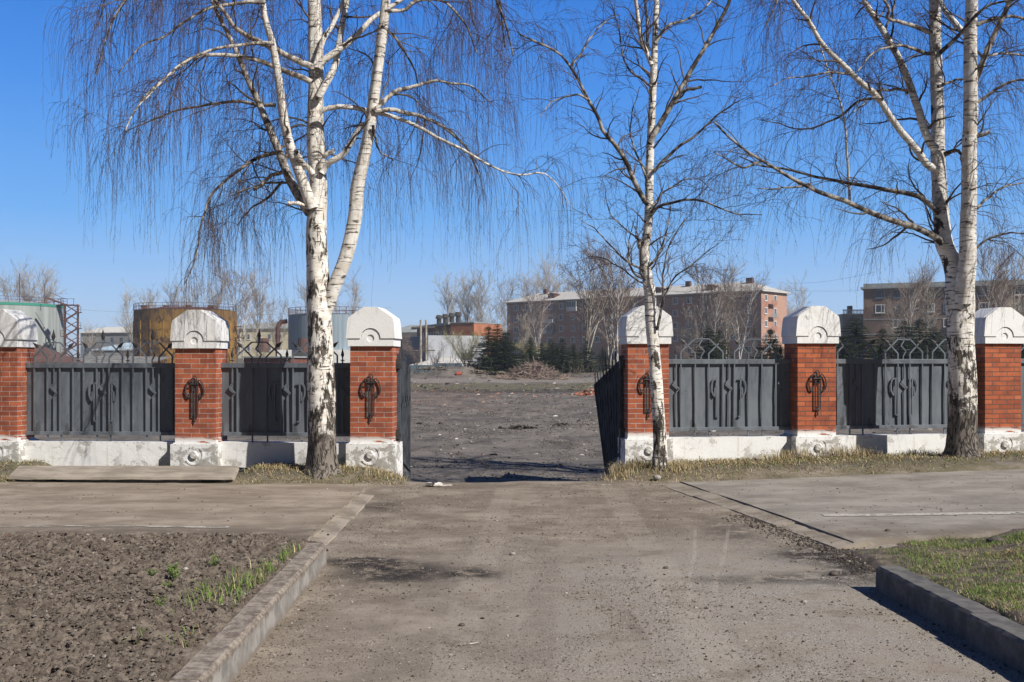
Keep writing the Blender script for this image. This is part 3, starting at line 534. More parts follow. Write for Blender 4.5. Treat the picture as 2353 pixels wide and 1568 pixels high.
def pillar(i, label, ang, orn=True, brick=None, cap=None):
    u, Yf = PIL[i]; p = at(u, HY, Yf); off = .255
    cx = p[0]-math.sin(ang)*off; cy = Yf+math.cos(ang)*off
    r = empty('fence_pillar', label, 'pillar', (cx, cy, PZ[i]-.58), ang, 'brick pillars of the fence')
    b = subbox(-.372, .372, -.31, .31, -.45, .56, .03, .006, i+1)
    b.prism([(-.345, .558), (.345, .558), (.33, .582), (-.33, .582)], -.283, .283)
    n = 22                                          # boss and faint ring on the base
    rb = lambda rr, y: [(rr*math.cos(6.283*k/n), y, .395+rr*math.sin(6.283*k/n)) for k in range(n)]
    b.loft([rb(.062, -.30), rb(.062, -.338), rb(.048, -.345)])
    for a0 in range(n):
        a, c2 = 6.283*a0/n, 6.283*(a0+1)/n
        if a0 not in (0, 1, 2, 14, 15, 16, 17, 18, 19, 20, 21, 13, 7, 8): continue
        q = [(.155*math.cos(a), .395+.155*math.sin(a)), (.155*math.cos(c2), .395+.155*math.sin(c2)), (.128*math.cos(c2), .395+.128*math.sin(c2)), (.128*math.cos(a), .395+.128*math.sin(a))]
        b.prism(q[::-1], -.319, -.30)
    b.build('base', MBASE, r)
    s = MB().box(-.32, .32, -.255, .255, .575, .58+1.44); s.build('brick_shaft', brick or MBR, r)
    z0 = .58+1.44; m = MB()
    cm = cap or MCAP
    m.box(-.345, .345, -.283, .283, z0, z0+.125); cq = z0+.118; zt2 = z0+.124; a0_ = math.asin((zt2-cq)/.141); a1_ = -math.asin((cq-z0-.001)/.141)
    al = [(.141*math.cos(a), cq+.141*math.sin(a)) for a in np.linspace(a0_, a1_, 9)]
    m.prism([(.346, z0+.001), (.346, zt2)]+al, -.302, -.2835); m.prism([(-x_, z_) for x_, z_ in ([(.346, z0+.001), (.346, zt2)]+al)][::-1], -.302, -.2835)
    o = m.build('cap_band', cm, r)
    m = MB()
    def rr(hx, hy, z, ch=.06): 
        return [(-hx+ch, -hy, z), (hx-ch, -hy, z), (hx, -hy+ch, z), (hx, hy-ch, z), (hx-ch, hy, z), (-hx+ch, hy, z), (-hx, hy-ch, z), (-hx, -hy+ch, z)]
    rings = [rr(.372, .282, z0+.115, .02), rr(.366, .280, z0+.2, .02), rr(.352, .276, z0+.36, .025), rr(.338, .270, z0+.425, .03), rr(.222, .270, z0+.506, .04), rr(.105, .270, z0+.583, .04), rr(.09, .26, z0+.587, .03)]
    rg_ = np.random.RandomState(i+70); rings = [np.array(q)+rg_.uniform(-.0015, .0015, (8, 3)) for q in rings]
    m.loft(rings)
    nt = [(-.374, z0+.115), (-.155, z0+.115)]+[(.150*math.cos(a), z0+.118+.150*math.sin(a)) for a in np.linspace(math.pi, 0, 17)]+[(.155, z0+.115), (.374, z0+.115), (.354, z0+.36), (.338, z0+.427), (.222, z0+.508), (.105, z0+.585), (-.105, z0+.585), (-.222, z0+.508), (-.338, z0+.427), (-.354, z0+.36)]
    k = len(nt); fr = np.array([(x, -.318, z) for x, z in nt]); bk = np.array([(x*.99, -.262, z-.004) for x, z in nt])
    m.add(np.concatenate([fr, bk]), [list(range(k)), list(range(k, 2*k))[::-1]]+[[q, q+k, (q+1) % k+k, (q+1) % k] for q in range(k)])
    m.build('cap', cm, r, bevel=.005)
    m = MB(); cz = z0+.118; A = np.linspace(0, 2*np.pi, 33)[:-1]
    def rg2(rr_, y): return [(rr_*math.cos(a), y, max(cz+rr_*math.sin(a), z0+.002)) for a in A]
    m.loft([rg2(.140, -.275), rg2(.140, -.303), rg2(.056, -.303), rg2(.056, -.2865), rg2(.001, -.2865)], False); m.build('ring_relief', cm, r)
    if orn:
        y = -.255; t = .0108; m = MB(); c = z0-.58      # ornament zero level: z for crop pixel y
        Zc = lambda py: z0-(py-460)/524.; Xc = lambda px: (px-355)/524.
        def rod(pts, w=t, yy=y-.028): P = np.array([(Xc(a), yy, Zc(b_)) for a, b_ in pts]); m.tubes(P, np.full(len(P), w*.95), 8, cap=True)
        rod([(333, 755), (333, 1000)]); rod([(378, 755), (378, 1000)]); rod([(355, 780), (355, 1052)], t*.9); rod([(328, 1000), (384, 1000)], t*.9); rod([(350, 1025), (360, 1040)], t*1.3)
        rod([(341, 790), (341, 695), (345, 684), (355, 679), (365, 684), (369, 695), (369, 790)], t*.8)
        rod([(315, 747), (386, 747)], t*.8, y-.045)
        for s_2 in (-1, 1):
            rod([(355+s_2*a, b_) for a, b_ in ((22, 755), (22, 722), (42, 714), (60, 735), (72, 765), (76, 800), (66, 836), (48, 852), (40, 845))], t*1.15); rod([(355+s_2*a, b_) for a, b_ in ((46, 842), (41, 815))], t)
        for zz in (720, 990): m.bar((0, y+.002, Zc(zz)), (0, y-.03, Zc(zz)), .02)
        m.build('iron_ornament', MORN, r)
    return r, (cx, cy)
PL = ['cut off pillar with weathered white cap at the left photo edge', 'brick pillar with shadow streaked white cap left of the thick birch', 'brick pillar with clean white cap carrying the left gate leaf', 'brick pillar behind the slim birch beside the right gate leaf', 'bright brick pillar between the slim and the double birch', 'bright brick pillar without ornament at the right photo edge']
PC = []
for i in range(6):
    r, c = pillar(i, PL[i], LA if i < 3 else (.10 if i == 3 else RA), i not in (0, 5), MBR2 if i > 3 else MBR, MCAPW if i in (2, 3, 5) else MCAP); PC.append(c)

def spear(m, x, z, L, w, d=(0, 1), t=.022):
    """diamond head from (x,z) along d"""
    dx, dz = d; n = math.hypot(dx, dz); dx /= n; dz /= n; px, pz = -dz, dx
    q = [(x, z), (x+dx*L*.38+px*w/2, z+dz*L*.38+pz*w/2), (x+dx*L, z+dz*L), (x+dx*L*.38-px*w/2, z+dz*L*.38-pz*w/2)]
    v = [(a, 0, b) for a, b in q]+[(x+dx*L*.38, -t/2, z+dz*L*.38), (x+dx*L*.38, t/2, z+dz*L*.38)]
    m.add(v, np.array([[0, 1, 4], [1, 2, 4], [2, 3, 4], [3, 0, 4], [1, 0, 5], [2, 1, 5], [3, 2, 5], [0, 3, 5]])); return m
def panel(a, b, wz, n, label, seed):
    """sheet metal fence panel from point a to b, n crown motifs, wz = wall top"""
    a = np.array(a); b = np.array(b); Lc = float(np.linalg.norm(b-a)); ang = math.atan2(b[1]-a[1], b[0]-a[0]); mid = (a+b)/2; hw = Lc/2-.325
    r = empty('fence_panel', label, 'fence panel', (mid[0], mid[1], wz), ang, 'grey metal fence panels')
    p = (2*hw)/(3.12 if n == 3 else 2.36); zt = 1.215; zr = 1.14; zb0, zb1 = .095, .15; w = .021
    nxs = 60; P = np.stack(np.meshgrid(np.linspace(-hw, hw, nxs), np.linspace(zb0+.01, zr+.01, 24)), -1)
    V = np.stack([P[..., 0], .012+fbm(np.stack([P[..., 0]*1.8+seed*9, P[..., 1]*1.8, 0*P[..., 0]], -1), 3, seed)*.022, P[..., 1]], -1); m = MB().add(V, gridf(24, nxs)); V2 = V.copy(); V2[..., 1] += .003; m.add(V2[:, ::-1], gridf(24, nxs)); m.build('metal_sheet', MFEN, r, smooth=True)
    MB().box(-hw-.02, hw+.02, -.032, .03, zr, zt).build('top_rail', MFEN, r, bevel=.004); MB().box(-hw-.02, hw+.02, -.03, .03, zb0, zb1).build('bottom_rail', MFEN, r, bevel=.004)
    y = -.016
    def pk(pts, w_=w, heads=()):
        m = MB().path([(x, y, z) for x, z in pts], w_, w_); o = m.build('picket', MFEN, r)
        for (x, z, L, wd, d) in heads:
            h = spear(MB(), x, z, L, wd, d); h.v = [v+np.array([0, y, 0]) for v in h.v]; h.build('spearhead', MORN, o)
    cs = [-p, 0, p] if n == 3 else [-p/2, p/2]; sms = [-p/2, p/2] if n == 3 else [-p*.985, 0, p*.985]; k = p/.79
    kinks = [-p, 0, p] if n == 3 else [-p*.985, 0, p*.985]
    for c in cs:
        # crown: centre stem with kink above the rail and tall spear
        pk([(c-.012*k, zt), (c-.012*k, zt+.045), (c+.035*k, zt+.13), (c-.05*k, zt+.215), (c-.005, zt+.29), (c, zt+.35)], .019, [(c, zt+.335, .20, .066, (0, 1))])
        pk([(c-.105*k, zt+.318), (c+.105*k, zt+.318)], .019)
        for s_ in (-1, 1):
            pk([(c+s_*.105*k, zt+.318), (c+s_*.31*k, zt+.115), (c+s_*.31*k, zb1)], w)
            pk([(c+s_*.10*k, zb1), (c+s_*.10*k, zt+.09), (c+s_*.245*k, zt+.245)], w, [(c+s_*.225*k, zt+.225, .155, .062, (s_*.8, .72))])
    for c in sms:
        pk([(c, zt), (c, zt+.07)], .019, [(c, zt+.055, .175, .055, (0, 1))]); MB().box(c-.028, c+.028, y-.01, y+.01, zt+.03, zt+.045).build('collar', MORN, r)
    for c in kinks:
        pk([(c+.006, zr), (c+.006, .905), (c-.045, .84), (c+.052, .75), (c+.004, .695), (c+.004, zb1)], .018)
        MB().bar((c-.046, y-.012, .842), (c+.054, y-.012, .75), .024, .012).build('clasp', MFEN, r)
    zA, zB, zC = .845, .56, .27
    for s_ in (-1, 1):
        x1 = s_*(.06 if n == 3 else .105)*k+s_*.04
        if n == 3: x1 = s_*.10*k
        x2 = x1+s_*.042
        pk([(x2, .915), (x2, .31)], .020); pk([(x1, .315), (x2, .315)], .02); pk([(x1-s_*.0, .90), (x2+s_*.04, .90)], .02)
        pk([(x2+s_*.03, .905), (x2+s_*.062, .875), (x2+s_*.082, .81), (x2+s_*.078, .72), (x2+s_*.05, .645), (x2+s_*.025, .63)], .022); pk([(x2+s_*.03, .65), (x2+s_*.028, .76), (x2, .775)], .02)
    for c in cs:
        for s_ in (-1, 1):
            m = MB(); x0_ = c+s_*.0
        xl = c-.10*k; m = MB(); m.box(xl-.01, xl+.01, -.01, .01, -.02, zb0); m.box(c+.115*k-.01, c+.115*k+.01, -.01, .01, -.02, zb0); m.box(xl-.02, c+.115*k+.02, -.03, .02, -.012, .006); m.build('foot', MFEN, r)
    return r
def wall(a, b, wz, label, seed, trim=.33):
    a = np.array(a); b = np.array(b); Lc = float(np.linalg.norm(b-a)); ang = math.atan2(b[1]-a[1], b[0]-a[0]); mid = (a+b)/2; hw = Lc/2-trim
    g0 = hzf(*mid); m = subbox(-hw, hw, -.125, .125, 0, wz-g0+.05, .04, .006, seed); o = m.build('low_wall', MWALL); o.location = (mid[0], mid[1], g0-.05); o.rotation_euler = (0, 0, ang)
    tag(o, label, 'low wall', 'low white walls under the fence panels'); return o
wall(PC[0], PC[1], .485, 'long low white wall behind the leaning concrete slab', 1)
wall(PC[1], PC[2], .49, 'short low white wall behind the thick birch trunk', 2)
wall(PC[3], PC[4], .545, 'low white wall between the slim birch and the bright pillar', 3)
wall(PC[4], PC[5], .55, 'low white wall left of the double birch foot, half in shade', 4)
panel(PC[0], PC[1], .487, 3, 'grey metal panel with three crowns above the leaning slab', 1)
panel(PC[1], PC[2], .49, 2, 'grey metal panel partly hidden by the thick birch trunk', 2)
panel(PC[3], PC[4], .548, 2, 'grey metal panel between the slim birch and the bright pillar', 3)
panel(PC[4], PC[5], .552, 3, 'grey metal panel behind the double birch trunk', 4)
ex = (PC[5][0]+3.1*math.cos(RA), PC[5][1]+3.1*math.sin(RA))
wall(PC[5], ex, .56, 'sliver of low white wall right of the last pillar', 5); panel(PC[5], ex, .56, 3, 'sliver of grey metal panel at the very right photo edge', 5)
ex = (PC[0][0]-3.1*math.cos(LA), PC[0][1]-3.1*math.sin(LA))
# small pale paper stuck on the right panel
o = MB().box(-.022, .022, -.012, 0, -.035, .035).build('paper_note', simple('old_paper', (.42, .38, .33), (.5, .46, .42), 8)); q = at(1929, 890, PC[4][1]+.08); o.location = (PC[4][0]+.385, PC[4][1]+.02, float(q[2])); o.rotation_euler = (0, .1, RA)
tag(o, 'small faded paper note stuck on the shaded panel by the bright pillar', 'note')

def gate(label, hinge, end, zh, ze, lean, flip):
    """leaf from hinge to free end; top edge drops from zh to ze"""
    h = np.array(hinge, float); e = np.array(end, float); Lc = float(np.linalg.norm(e-h)); ang = math.atan2(e[1]-h[1], e[0]-h[0])
    r = empty('gate_leaf', label, 'gate leaf', (h[0], h[1], 0), ang, 'metal gate leaves')
    top = lambda x: zh+(ze-zh)*x/Lc; mz = lambda x: .68-.41*x/Lc; bz = lambda x: .29-.38*x/Lc
    q = lambda x, z, y=0: (x, y+lean*(z+.1)*x/Lc, z)
    def seg(nm, pts, w, d, mat=MDK): MB().path([q(*p) for p in pts], w, d, up=(0, 1, 0)).build(nm, mat, r)
    N = 16; V = np.array([[q(x, z, 0) for x in np.linspace(0, Lc, N)] for z in [0]]);
    xs_ = np.linspace(.02, Lc, N); ts = np.linspace(0, 1, 8)
    V = np.array([[q(x, bz(x)+(top(x)-bz(x))*t) for x in xs_] for t in ts]); m = MB().add(V, gridf(8, N)); V2 = V+np.array([0, .004, 0]); m.add(V2[:, ::-1], gridf(8, N)); m.build('metal_sheet', MDK, r)
    seg('top_rail', [(0, top(0)), (Lc, top(Lc))], .07, .05); seg('middle_rail', [(0, mz(0)), (Lc, mz(Lc))], .06, .045); seg('bottom_rail', [(0, bz(0)), (Lc, bz(Lc))], .055, .045)
    V = np.array([[q(x, z) for x in (Lc*.12, Lc)] for z in (-.30, -.08)]); MB().add(V, gridf(2, 2)).add(V[:, ::-1]+np.array([0, .004, 0]), gridf(2, 2)).build('kick_sheet', MDK, r)
    seg('hinge_stile', [(0.02, .2), (.02, top(0)+.1)], .05, .05); seg('end_stile', [(Lc, -.34), (Lc, top(Lc))], .045, .045)
    n = 9
    for i in range(1, n):
        x = Lc*i/n; kx = .03*(-1)**i
        m = MB().path([q(x, bz(x), flip*.03), q(x, 1.0, flip*.03), q(x+kx, 1.08, flip*.03), q(x, 1.16, flip*.03), q(x, top(x)+.12+.1*(i % 3 == 1), flip*.03)], .02); o = m.build('picket', MDK, r)
        hd = spear(MB(), 0, 0, .18, .06); z_ = top(x)+.10+.1*(i % 3 == 1); dy = q(x, z_, flip*.03)[1]; hd.v = [v+np.array([x, dy, z_]) for v in hd.v]; hd.build('spearhead', MORN, o)
    for z in (.55, 1.62): MB().box(-.10, .03, -.03, .03, z, z+.14).build('hinge', MORN, r)
    return r
gate('open left gate leaf seen edge on, sunlit grey', (-1.735, 16.62), (-1.735, 18.35), 1.75, 1.33, 0, -1)
gate('sagging right gate leaf in shade leaning away from its pillar', (1.70, 16.95), (1.60, 18.55), 1.72, 1.30, .13, 1)

# concrete slab leaning by the wall
m = MB(); n = 50; u = np.linspace(-1.58, 1.58, n); k = [(-.20, .06), (-.19, .10), (.12, .225), (.14, .18), (-.12, .045)]
P = np.array([[(x+.05*(q-.5)*0, a, b) for q, (a, b) in enumerate(k)] for x in u]); P[..., 2] += fbm(P*6, 3, 3)*.018; P[..., 1] += fbm(P*6+9, 3, 3)*.015; P[-1, :, 0] += np.array([0, .0, .0, .02, .02]); m.loft(list(P))
o = m.build('concrete_slab', MSLAB); o.location = (-5.52, 15.52, .0); o.rotation_euler = (0, 0.0, -.012); tag(o, 'long grey concrete slab propped along the low wall on the left', 'slab')
m = MB()
for sx in (-1.1, 1.1): m.box(sx-.12, sx+.12, .02, .10, -.04, .10)
o = m.build('support_block', MCON2); o.location = (-5.43, 15.52, 0); tag(o, 'hidden rubble blocks in the dark gap under the long slab', 'block')

# loose stones one can point at
def stone(px, py, s, label, mat, Y=None, up=0, sc3=(1, .8, .6), seed=1):
    Y = Y or F*EYE/(py-HY); r_ = np.random.RandomState(seed); V, Fc = ico(); V = V*(1+.35*(r_.rand(12, 1)-.5))*np.array(sc3)
    x = ux(px, Y); o = MB().add(V*s, Fc).build('stone', mat, smooth=False); mo = o.modifiers.new('s', 'SUBSURF'); mo.levels = mo.render_levels = 1
    o.location = (x, Y, hzf(x, Y)+up+s*.25); tag(o, label, 'stone'); return o
MST = simple('stone_grey', (.20, .18, .16), (.38, .35, .32), 12, .9, .4); MSTD = simple('stone_dark', (.06, .05, .045), (.12, .10, .09), 12, .9, .5); MSTR = simple('stone_red', (.12, .06, .04), (.22, .12, .09), 12, .9, .4)
stone(1178, 1276, .034, 'smooth tan stone in the middle of the drive', MST, sc3=(1.2, .8, .6), seed=3)
stone(1848, 1386, .028, 'pale angular stone left of the right kerb', MST, seed=4)
stone(1510, 1111, .085, 'grey stone in dry grass at the foot of the slim birch', MST, 15.35, .03, seed=5)
stone(2041, 1237, .040, 'dark stone on the right path edge near the grass', MSTD, seed=6, up=.05)
stone(1939, 1188, .022, 'small reddish stone beside the white line on the right path', MSTR, seed=7, up=.05)
stone(1530, 1308, .03, 'brown clod in the drive right of the tan stone', MSTD, seed=8)
stone(1062, 1437, .03, 'dark clod low in the drive near the dark soil patch', MSTD, seed=9)
stone(2290, 1240, .09, 'large dark lump lying in the grass at the right edge', MSTD, 9.9, .06, (1.3, .8, .55), seed=10)
stone(1915, 1322, .05, 'dark broken lump of asphalt before the right kerb end', MSTD, seed=11)
stone(2035, 1335, .06, 'earth lump touching the chipped end of the right kerb', MSTD, seed=12)
stone(490, 1363, .042, 'pale stone lying on the dug soil left of the weeds', MST, 7.9, .13, (1.2, .7, .5), seed=13)
stone(238, 1390, .045, 'grey stone lying on the dug soil at the left', MST, 7.6, .10, (1, .8, .5), seed=14)
stone(80, 1552, .05, 'rusty red brick chip on the dug soil in the left corner', MSTR, 6.3, .10, (1.4, .6, .6), seed=15)
# torn white tube at the gate
m = MB(); m.tubes(np.array([(-.16, 0, .03), (-.1, 0, .034), (.04, .01, .032), (.07, .01, .03)]), np.array([.03, .034, .033, .02]), 10, cap=True); m.bar((.06, 0, .02), (.2, -.02, .03), .02, .012); m.bar((.08, .02, .02), (.19, .03, .02), .015, .01)
o = m.build('birch_log', m_bark('litter_bark', -5, -4, .55, .6, 9)); o.location = (ux(1005, 14.9), 14.9, hzf(-1, 14.9)+.0); tag(o, 'short piece of white birch branch lying before the gate', 'branch piece')
# weeds on the soil
def weed(px, Y, h, label, seed):
    r_ = np.random.RandomState(seed); x = ux(px, Y); z = float(soil_z(np.array([x]), np.array([Y]))[0]); m = MB()
    for k in range(16):
        a = r_.rand()*6.28; L = h*r_.uniform(.5, 1); t = r_.uniform(.3, .9); p = np.array([0, 0, 0.]); d = np.array([math.cos(a)*t, math.sin(a)*t, 1]); d /= np.linalg.norm(d); q = p+d*L
        m.bar(p, q, .002); 
        for j in range(4):
            c = p+d*L*(.4+.18*j); a2 = r_.rand()*6.28; e = np.array([math.cos(a2), math.sin(a2), .3])*h*.22; s_ = np.array([-math.sin(a2), math.cos(a2), 0])*h*.07
            m.add([c, c+e*.5+s_, c+e, c+e*.5-s_], np.array([[0, 1, 2, 3]]))
    o = m.build('weed', MWEED); o.location = (x, Y, z-.01); tag(o, label, 'weed')
MWEED = simple('weed_green', (.13, .20, .04), (.20, .27, .07), 9, .8)
weed(492, 7.9, .10, 'leafy green weed on the soil beside the pale scrap', 1); weed(398, 7.7, .09, 'upper left leafy weed in the dug soil', 2); weed(402, 7.3, .10, 'spreading leafy weed in the middle of the dug soil', 3); weed(350, 7.35, .07, 'small yellowish weed left of the spreading weed', 4); weed(385, 7.0, .07, 'lowest small leafy weed in the dug soil', 5); weed(370, 6.65, .11, 'thin upright grass like weed low in the dug soil', 6)
def stick(px, py, L, a, label, seed, up=0, mat=None):
    Y = F*(EYE-up)/(py-HY); x = ux(px, Y); r_ = np.random.RandomState(seed); n = 7; P = np.array([(L*(i/(n-1)-.5), r_.uniform(-.03, .03)*L*2, r_.uniform(0, .03)*L) for i in range(n)])
    o = MB().tubes(P, np.linspace(.006, .003, n), 5).build('twig', mat or MBRN); o.location = (x, Y, hzf(x, Y)+up+.008); o.rotation_euler = (0, 0, a); tag(o, label, 'twig')
stick(1385, 1117, .25, .1, 'brown stick lying across the gateway threshold', 1, .0); stick(1536, 1121, .16, .0, 'short brown stick at the right side of the gateway', 2, .0); stick(1080, 1480, .14, .5, 'curved thin twig low in the drive right of the kerb', 3); stick(272, 1292, .3, .2, 'pale thin stick lying on the dug soil', 4, .16, MSLAB)
# ---------------------------------------------------------------- trees
def spawn(rg, P, R, M, t0, t1, L, ang, K, droop=0., noise=.12, up=0., rf=.6, rmin=.002, rmax=1., jit=.25, dist=None):
    """children polylines grown from a batch of parents (N,K0,3)"""
    N, K0, _ = P.shape; ln = np.linalg.norm(np.diff(P, axis=1), axis=2).sum(1); i = rg.choice(N, M, p=ln/ln.sum())
    t = (t0+(t1-t0)*rg.rand(M))*(K0-1); k = np.minimum(t.astype(int), K0-2); f = (t-k)[:, None]
    a, b = P[i, k], P[i, k+1]; pos = a*(1-f)+b*f; T = b-a; T /= np.linalg.norm(T, axis=1, keepdims=True)+1e-9
    r = (R[i, k]*(1-f[:, 0])+R[i, k+1]*f[:, 0])
    q = rg.normal(size=(M, 3)); q -= (q*T).sum(1, keepdims=True)*T; q /= np.linalg.norm(q, axis=1, keepdims=True)
    an = rg.uniform(ang[0], ang[1], M)[:, None]; d = np.cos(an)*T+np.sin(an)*q+np.array([0, 0, up]); d /= np.linalg.norm(d, axis=1, keepdims=True)
    LL = rg.uniform(L[0], L[1], M)*(1-jit*rg.rand(M)); st = (LL/(K-1))[:, None]; out = [pos]
    for j in range(K-1):
        pos = pos+d*st; out.append(pos); d = d+np.array([0, 0, -droop])*st*4*(.6+.8*rg.rand(M, 1))+rg.normal(size=(M, 3))*noise; d /= np.linalg.norm(d, axis=1, keepdims=True)
    r0 = np.clip(r*rf, rmin, rmax); RR = r0[:, None]*np.linspace(1, .25, K)[None]; return np.stack(out, 1), np.maximum(RR, rmin*.5)
def cat(*PR):
    K = max(p.shape[1] for p, _ in PR); ps, rs = [], []
    for p, r in PR:
        k = p.shape[1]
        if k != K:
            s = np.linspace(0, k-1, K); i = np.minimum(s.astype(int), k-2); f = s-i; p = p[:, i]*(1-f)[None, :, None]+p[:, i+1]*f[None, :, None]; r = r[:, i]*(1-f)+r[:, i+1]*f
        ps.append(p); rs.append(r)
    return np.concatenate(ps), np.concatenate(rs)
def smooth_line(Q, n):
    """Catmull-Rom through the rows of Q"""
    Q = np.asarray(Q, float); E = np.concatenate([[2*Q[0]-Q[1]], Q, [2*Q[-1]-Q[-2]]]); s = np.linspace(0, len(Q)-1, n); i = np.minimum(s.astype(int), len(Q)-2); t = (s-i)[:, None]
    a, b, c, d = E[i], E[i+1], E[i+2], E[i+3]
    return .5*(2*b+(c-a)*t+(2*a-5*b+4*c-d)*t*t+(3*b-a-3*c+d)*t**3)
def limb(pts, r0, r1, Y0, Y1, n=22, pw=1.25, wig=.012, seed=0):
    """a limb drawn as points with its own depth running from Y0 to Y1; radii in photo pixels at Y0"""
    Q = smooth_line(pts, n); d = np.concatenate([[0], np.cumsum(np.linalg.norm(np.diff(Q, axis=0), axis=1))]); s = d/d[-1]
    Yd = Y0+(Y1-Y0)*s**pw; P = np.stack([(Q[:, 0]-CX)*Yd/F, Yd, EYE-(Q[:, 1]-HY)*Yd/F], -1)
    P[1:-1] += (np.stack([fbm(np.stack([s*9+seed, s*0+k*5, s*0], -1), 3, seed+k) for k in range(3)], -1)*wig*4)[1:-1]
    return P, (r0+(r1-r0)*s**.85)*Y0/F
def stem(pts, Y0, Y1, n, sides, mat, name, parent, seed, rough=.12, flare=0, org=(0, 0, 0)):
    Q = smooth_line([(a, b) for a, b, c in pts], n); Rr = np.maximum(smooth_line([(c, 0) for a, b, c in pts], n)[:, 0], .5)
    s = np.linspace(0, 1, n); Yd = Y0+(Y1-Y0)*s**1.3; C_ = np.stack([(Q[:, 0]-CX)*Yd/F, Yd, EYE-(Q[:, 1]-HY)*Yd/F], -1); Rm = Rr*Y0/F
    th = np.arange(sides)*2*np.pi/sides; nb = np.stack([np.cos(th)[None]*1.6+0*s[:, None], np.sin(th)[None]*1.6+0*s[:, None], C_[:, 2:3]*2.2+0*th[None]], -1)
    nz_ = fbm(nb+seed, 4, seed); lump = fbm(nb*np.array([.9, .9, .55])+seed*2, 2, seed+9)
    rid = np.abs(fbm(nb*np.array([3, 3, .8])+seed, 3, seed+4))
    rr = Rm[:, None]*(1+rough*nz_*1.6+rough*lump*1.2)+.0
    if flare: zz = C_[:, 2:3]-C_[0, 2]; rr = rr*(1+flare*np.exp(-zz/.16)*(1+.9*np.sin(th*5+seed)[None]*.5)); rr = rr-Rm[:, None]*rid*.30*np.exp(-zz/1.1)
    V = np.stack([C_[:, 0:1]+rr*np.cos(th), C_[:, 1:2]+rr*np.sin(th), C_[:, 2:3]+0*th], -1)
    i = np.arange(n-1)[:, None]*sides; j = np.arange(sides)[None]; f = np.stack([i+j, i+(j+1) % sides, i+sides+(j+1) % sides, i+sides+j], -1).reshape(-1, 4)
    MB().add(V-np.array(org), f).build(name, mat, parent, smooth=True)
    return C_[None], Rm[None]
# ---------------------------------------------------------------- far background
MTG = simple('tank_green_grey', (.25, .275, .265), (.36, .385, .37), 1, .7, .05, stretch=(1.1, 1.1, .05)); MTB = simple('tank_blue_grey', (.20, .26, .31), (.29, .35, .40), 1, .6, .05, stretch=(2.2, 2.2, .05))
t = NT('tank_yellow_rust', .85, .2); n1 = t.noise(.5, 6, .65, t.mp((1, 1, .35))); n2 = t.noise(.9, 6, .7, t.mp((1, 1, .6), (7, 0, 0))); zz = t.sep(t.obj())[2]
c = t.mix(t.ramp(n1, .36, .62), (.20, .105, .022), (.36, .20, .035)); c = t.mix(t.ramp(n2, .50, .57, 0, .9), c, (.06, .034, .02)); n3 = t.noise(2.5, 6, .75, t.mp((1, 1, .7), (2, 0, 0))); c = t.mix(t.ramp(n3, .56, .64, 0, .7), c, (.10, .05, .025)); t.col(t.mix(t.ramp(zz, 8.0, 9.6, 0, .55), c, (.10, .06, .03))); t.bump(n2, .5, .1); MTY = t.m
MTEAL = simple('teal_paint', (.04, .25, .18)); MCREAM = simple('cream_plaster', (.58, .50, .32), (.66, .6, .42), 1); MPALE = simple('pale_plaster', (.50, .48, .44), (.62, .6, .56), 1.5); MGREYW = simple('grey_plaster', (.19, .195, .2), (.27, .27, .27), .6)
MRED = m_facade('red_facade', (.35, .17, .125), (.31, .21, .17), (.40, .27, .22)); MREDL = m_facade('sunlit_red_facade', (.40, .21, .15), (.44, .27, .20), (.33, .16, .11)); MDKF = m_facade('dark_facade', (.125, .085, .066), (.18, .12, .09), (.25, .18, .135)); MBRICKF = simple('factory_brick', (.33, .12, .06), (.42, .17, .09), .8); MGREYR = simple('grey_roof', (.25, .27, .27), (.34, .36, .36), 1); MSHED = simple('white_shed', (.40, .42, .46), (.48, .5, .54), .4); MSHEDD = simple('shaded_shed', (.12, .15, .20), (.16, .19, .25), .4); MBF = simple('blue_fence', (.05, .075, .095), (.07, .1, .125), .5)
def frame2(A, B):
    A = np.array(A, float); B = np.array(B, float); return float(np.linalg.norm(B-A)), math.atan2(B[1]-A[1], B[0]-A[0])
WM = {}
def win(parent, x, z, w, h, y=-.03, fm=None, pm=None, seed=0):
    k = (round(w, 2), round(h, 2), id(fm))
    if k not in WM:
        m = MB(); b = .09; b = .13 if w < 3 else .09; f = lambda a, c, d, e: m.box(a, c, -.05, .04, d, e)
        f(-w/2, w/2, 0, b); f(-w/2, w/2, h-b, h); f(-w/2, -w/2+b, b, h-b); f(w/2-b, w/2, b, h-b); f(w*.12, w*.12+b*.7, b, h-b); m.box(-w/2-.08, w/2+.08, -.14, .04, -.07, 0)
        o = m.build('window', fm or MWH, parent); p = MB().box(-w/2+.02, w/2-.02, -.012, .02, .02, h-.02).build('pane', pm or MGL, o); WM[k] = (o, p); o.location = (x, y, z); return o
    o0, p0 = WM[k]; o = o0.copy(); C.objects.link(o); o.parent = parent; o.location = (x, y, z); p = p0.copy(); C.objects.link(p); p.parent = o; return o
def block(name, label, A, B, D, z0, h, mat, cat='building', group=None, mat2=None):
    L, an = frame2(A, B); r = empty(name, label, cat, (A[0], A[1], z0), an, group); MB().box(0, L, 0, D, -3, h).build('wall', mat, r); return r, L
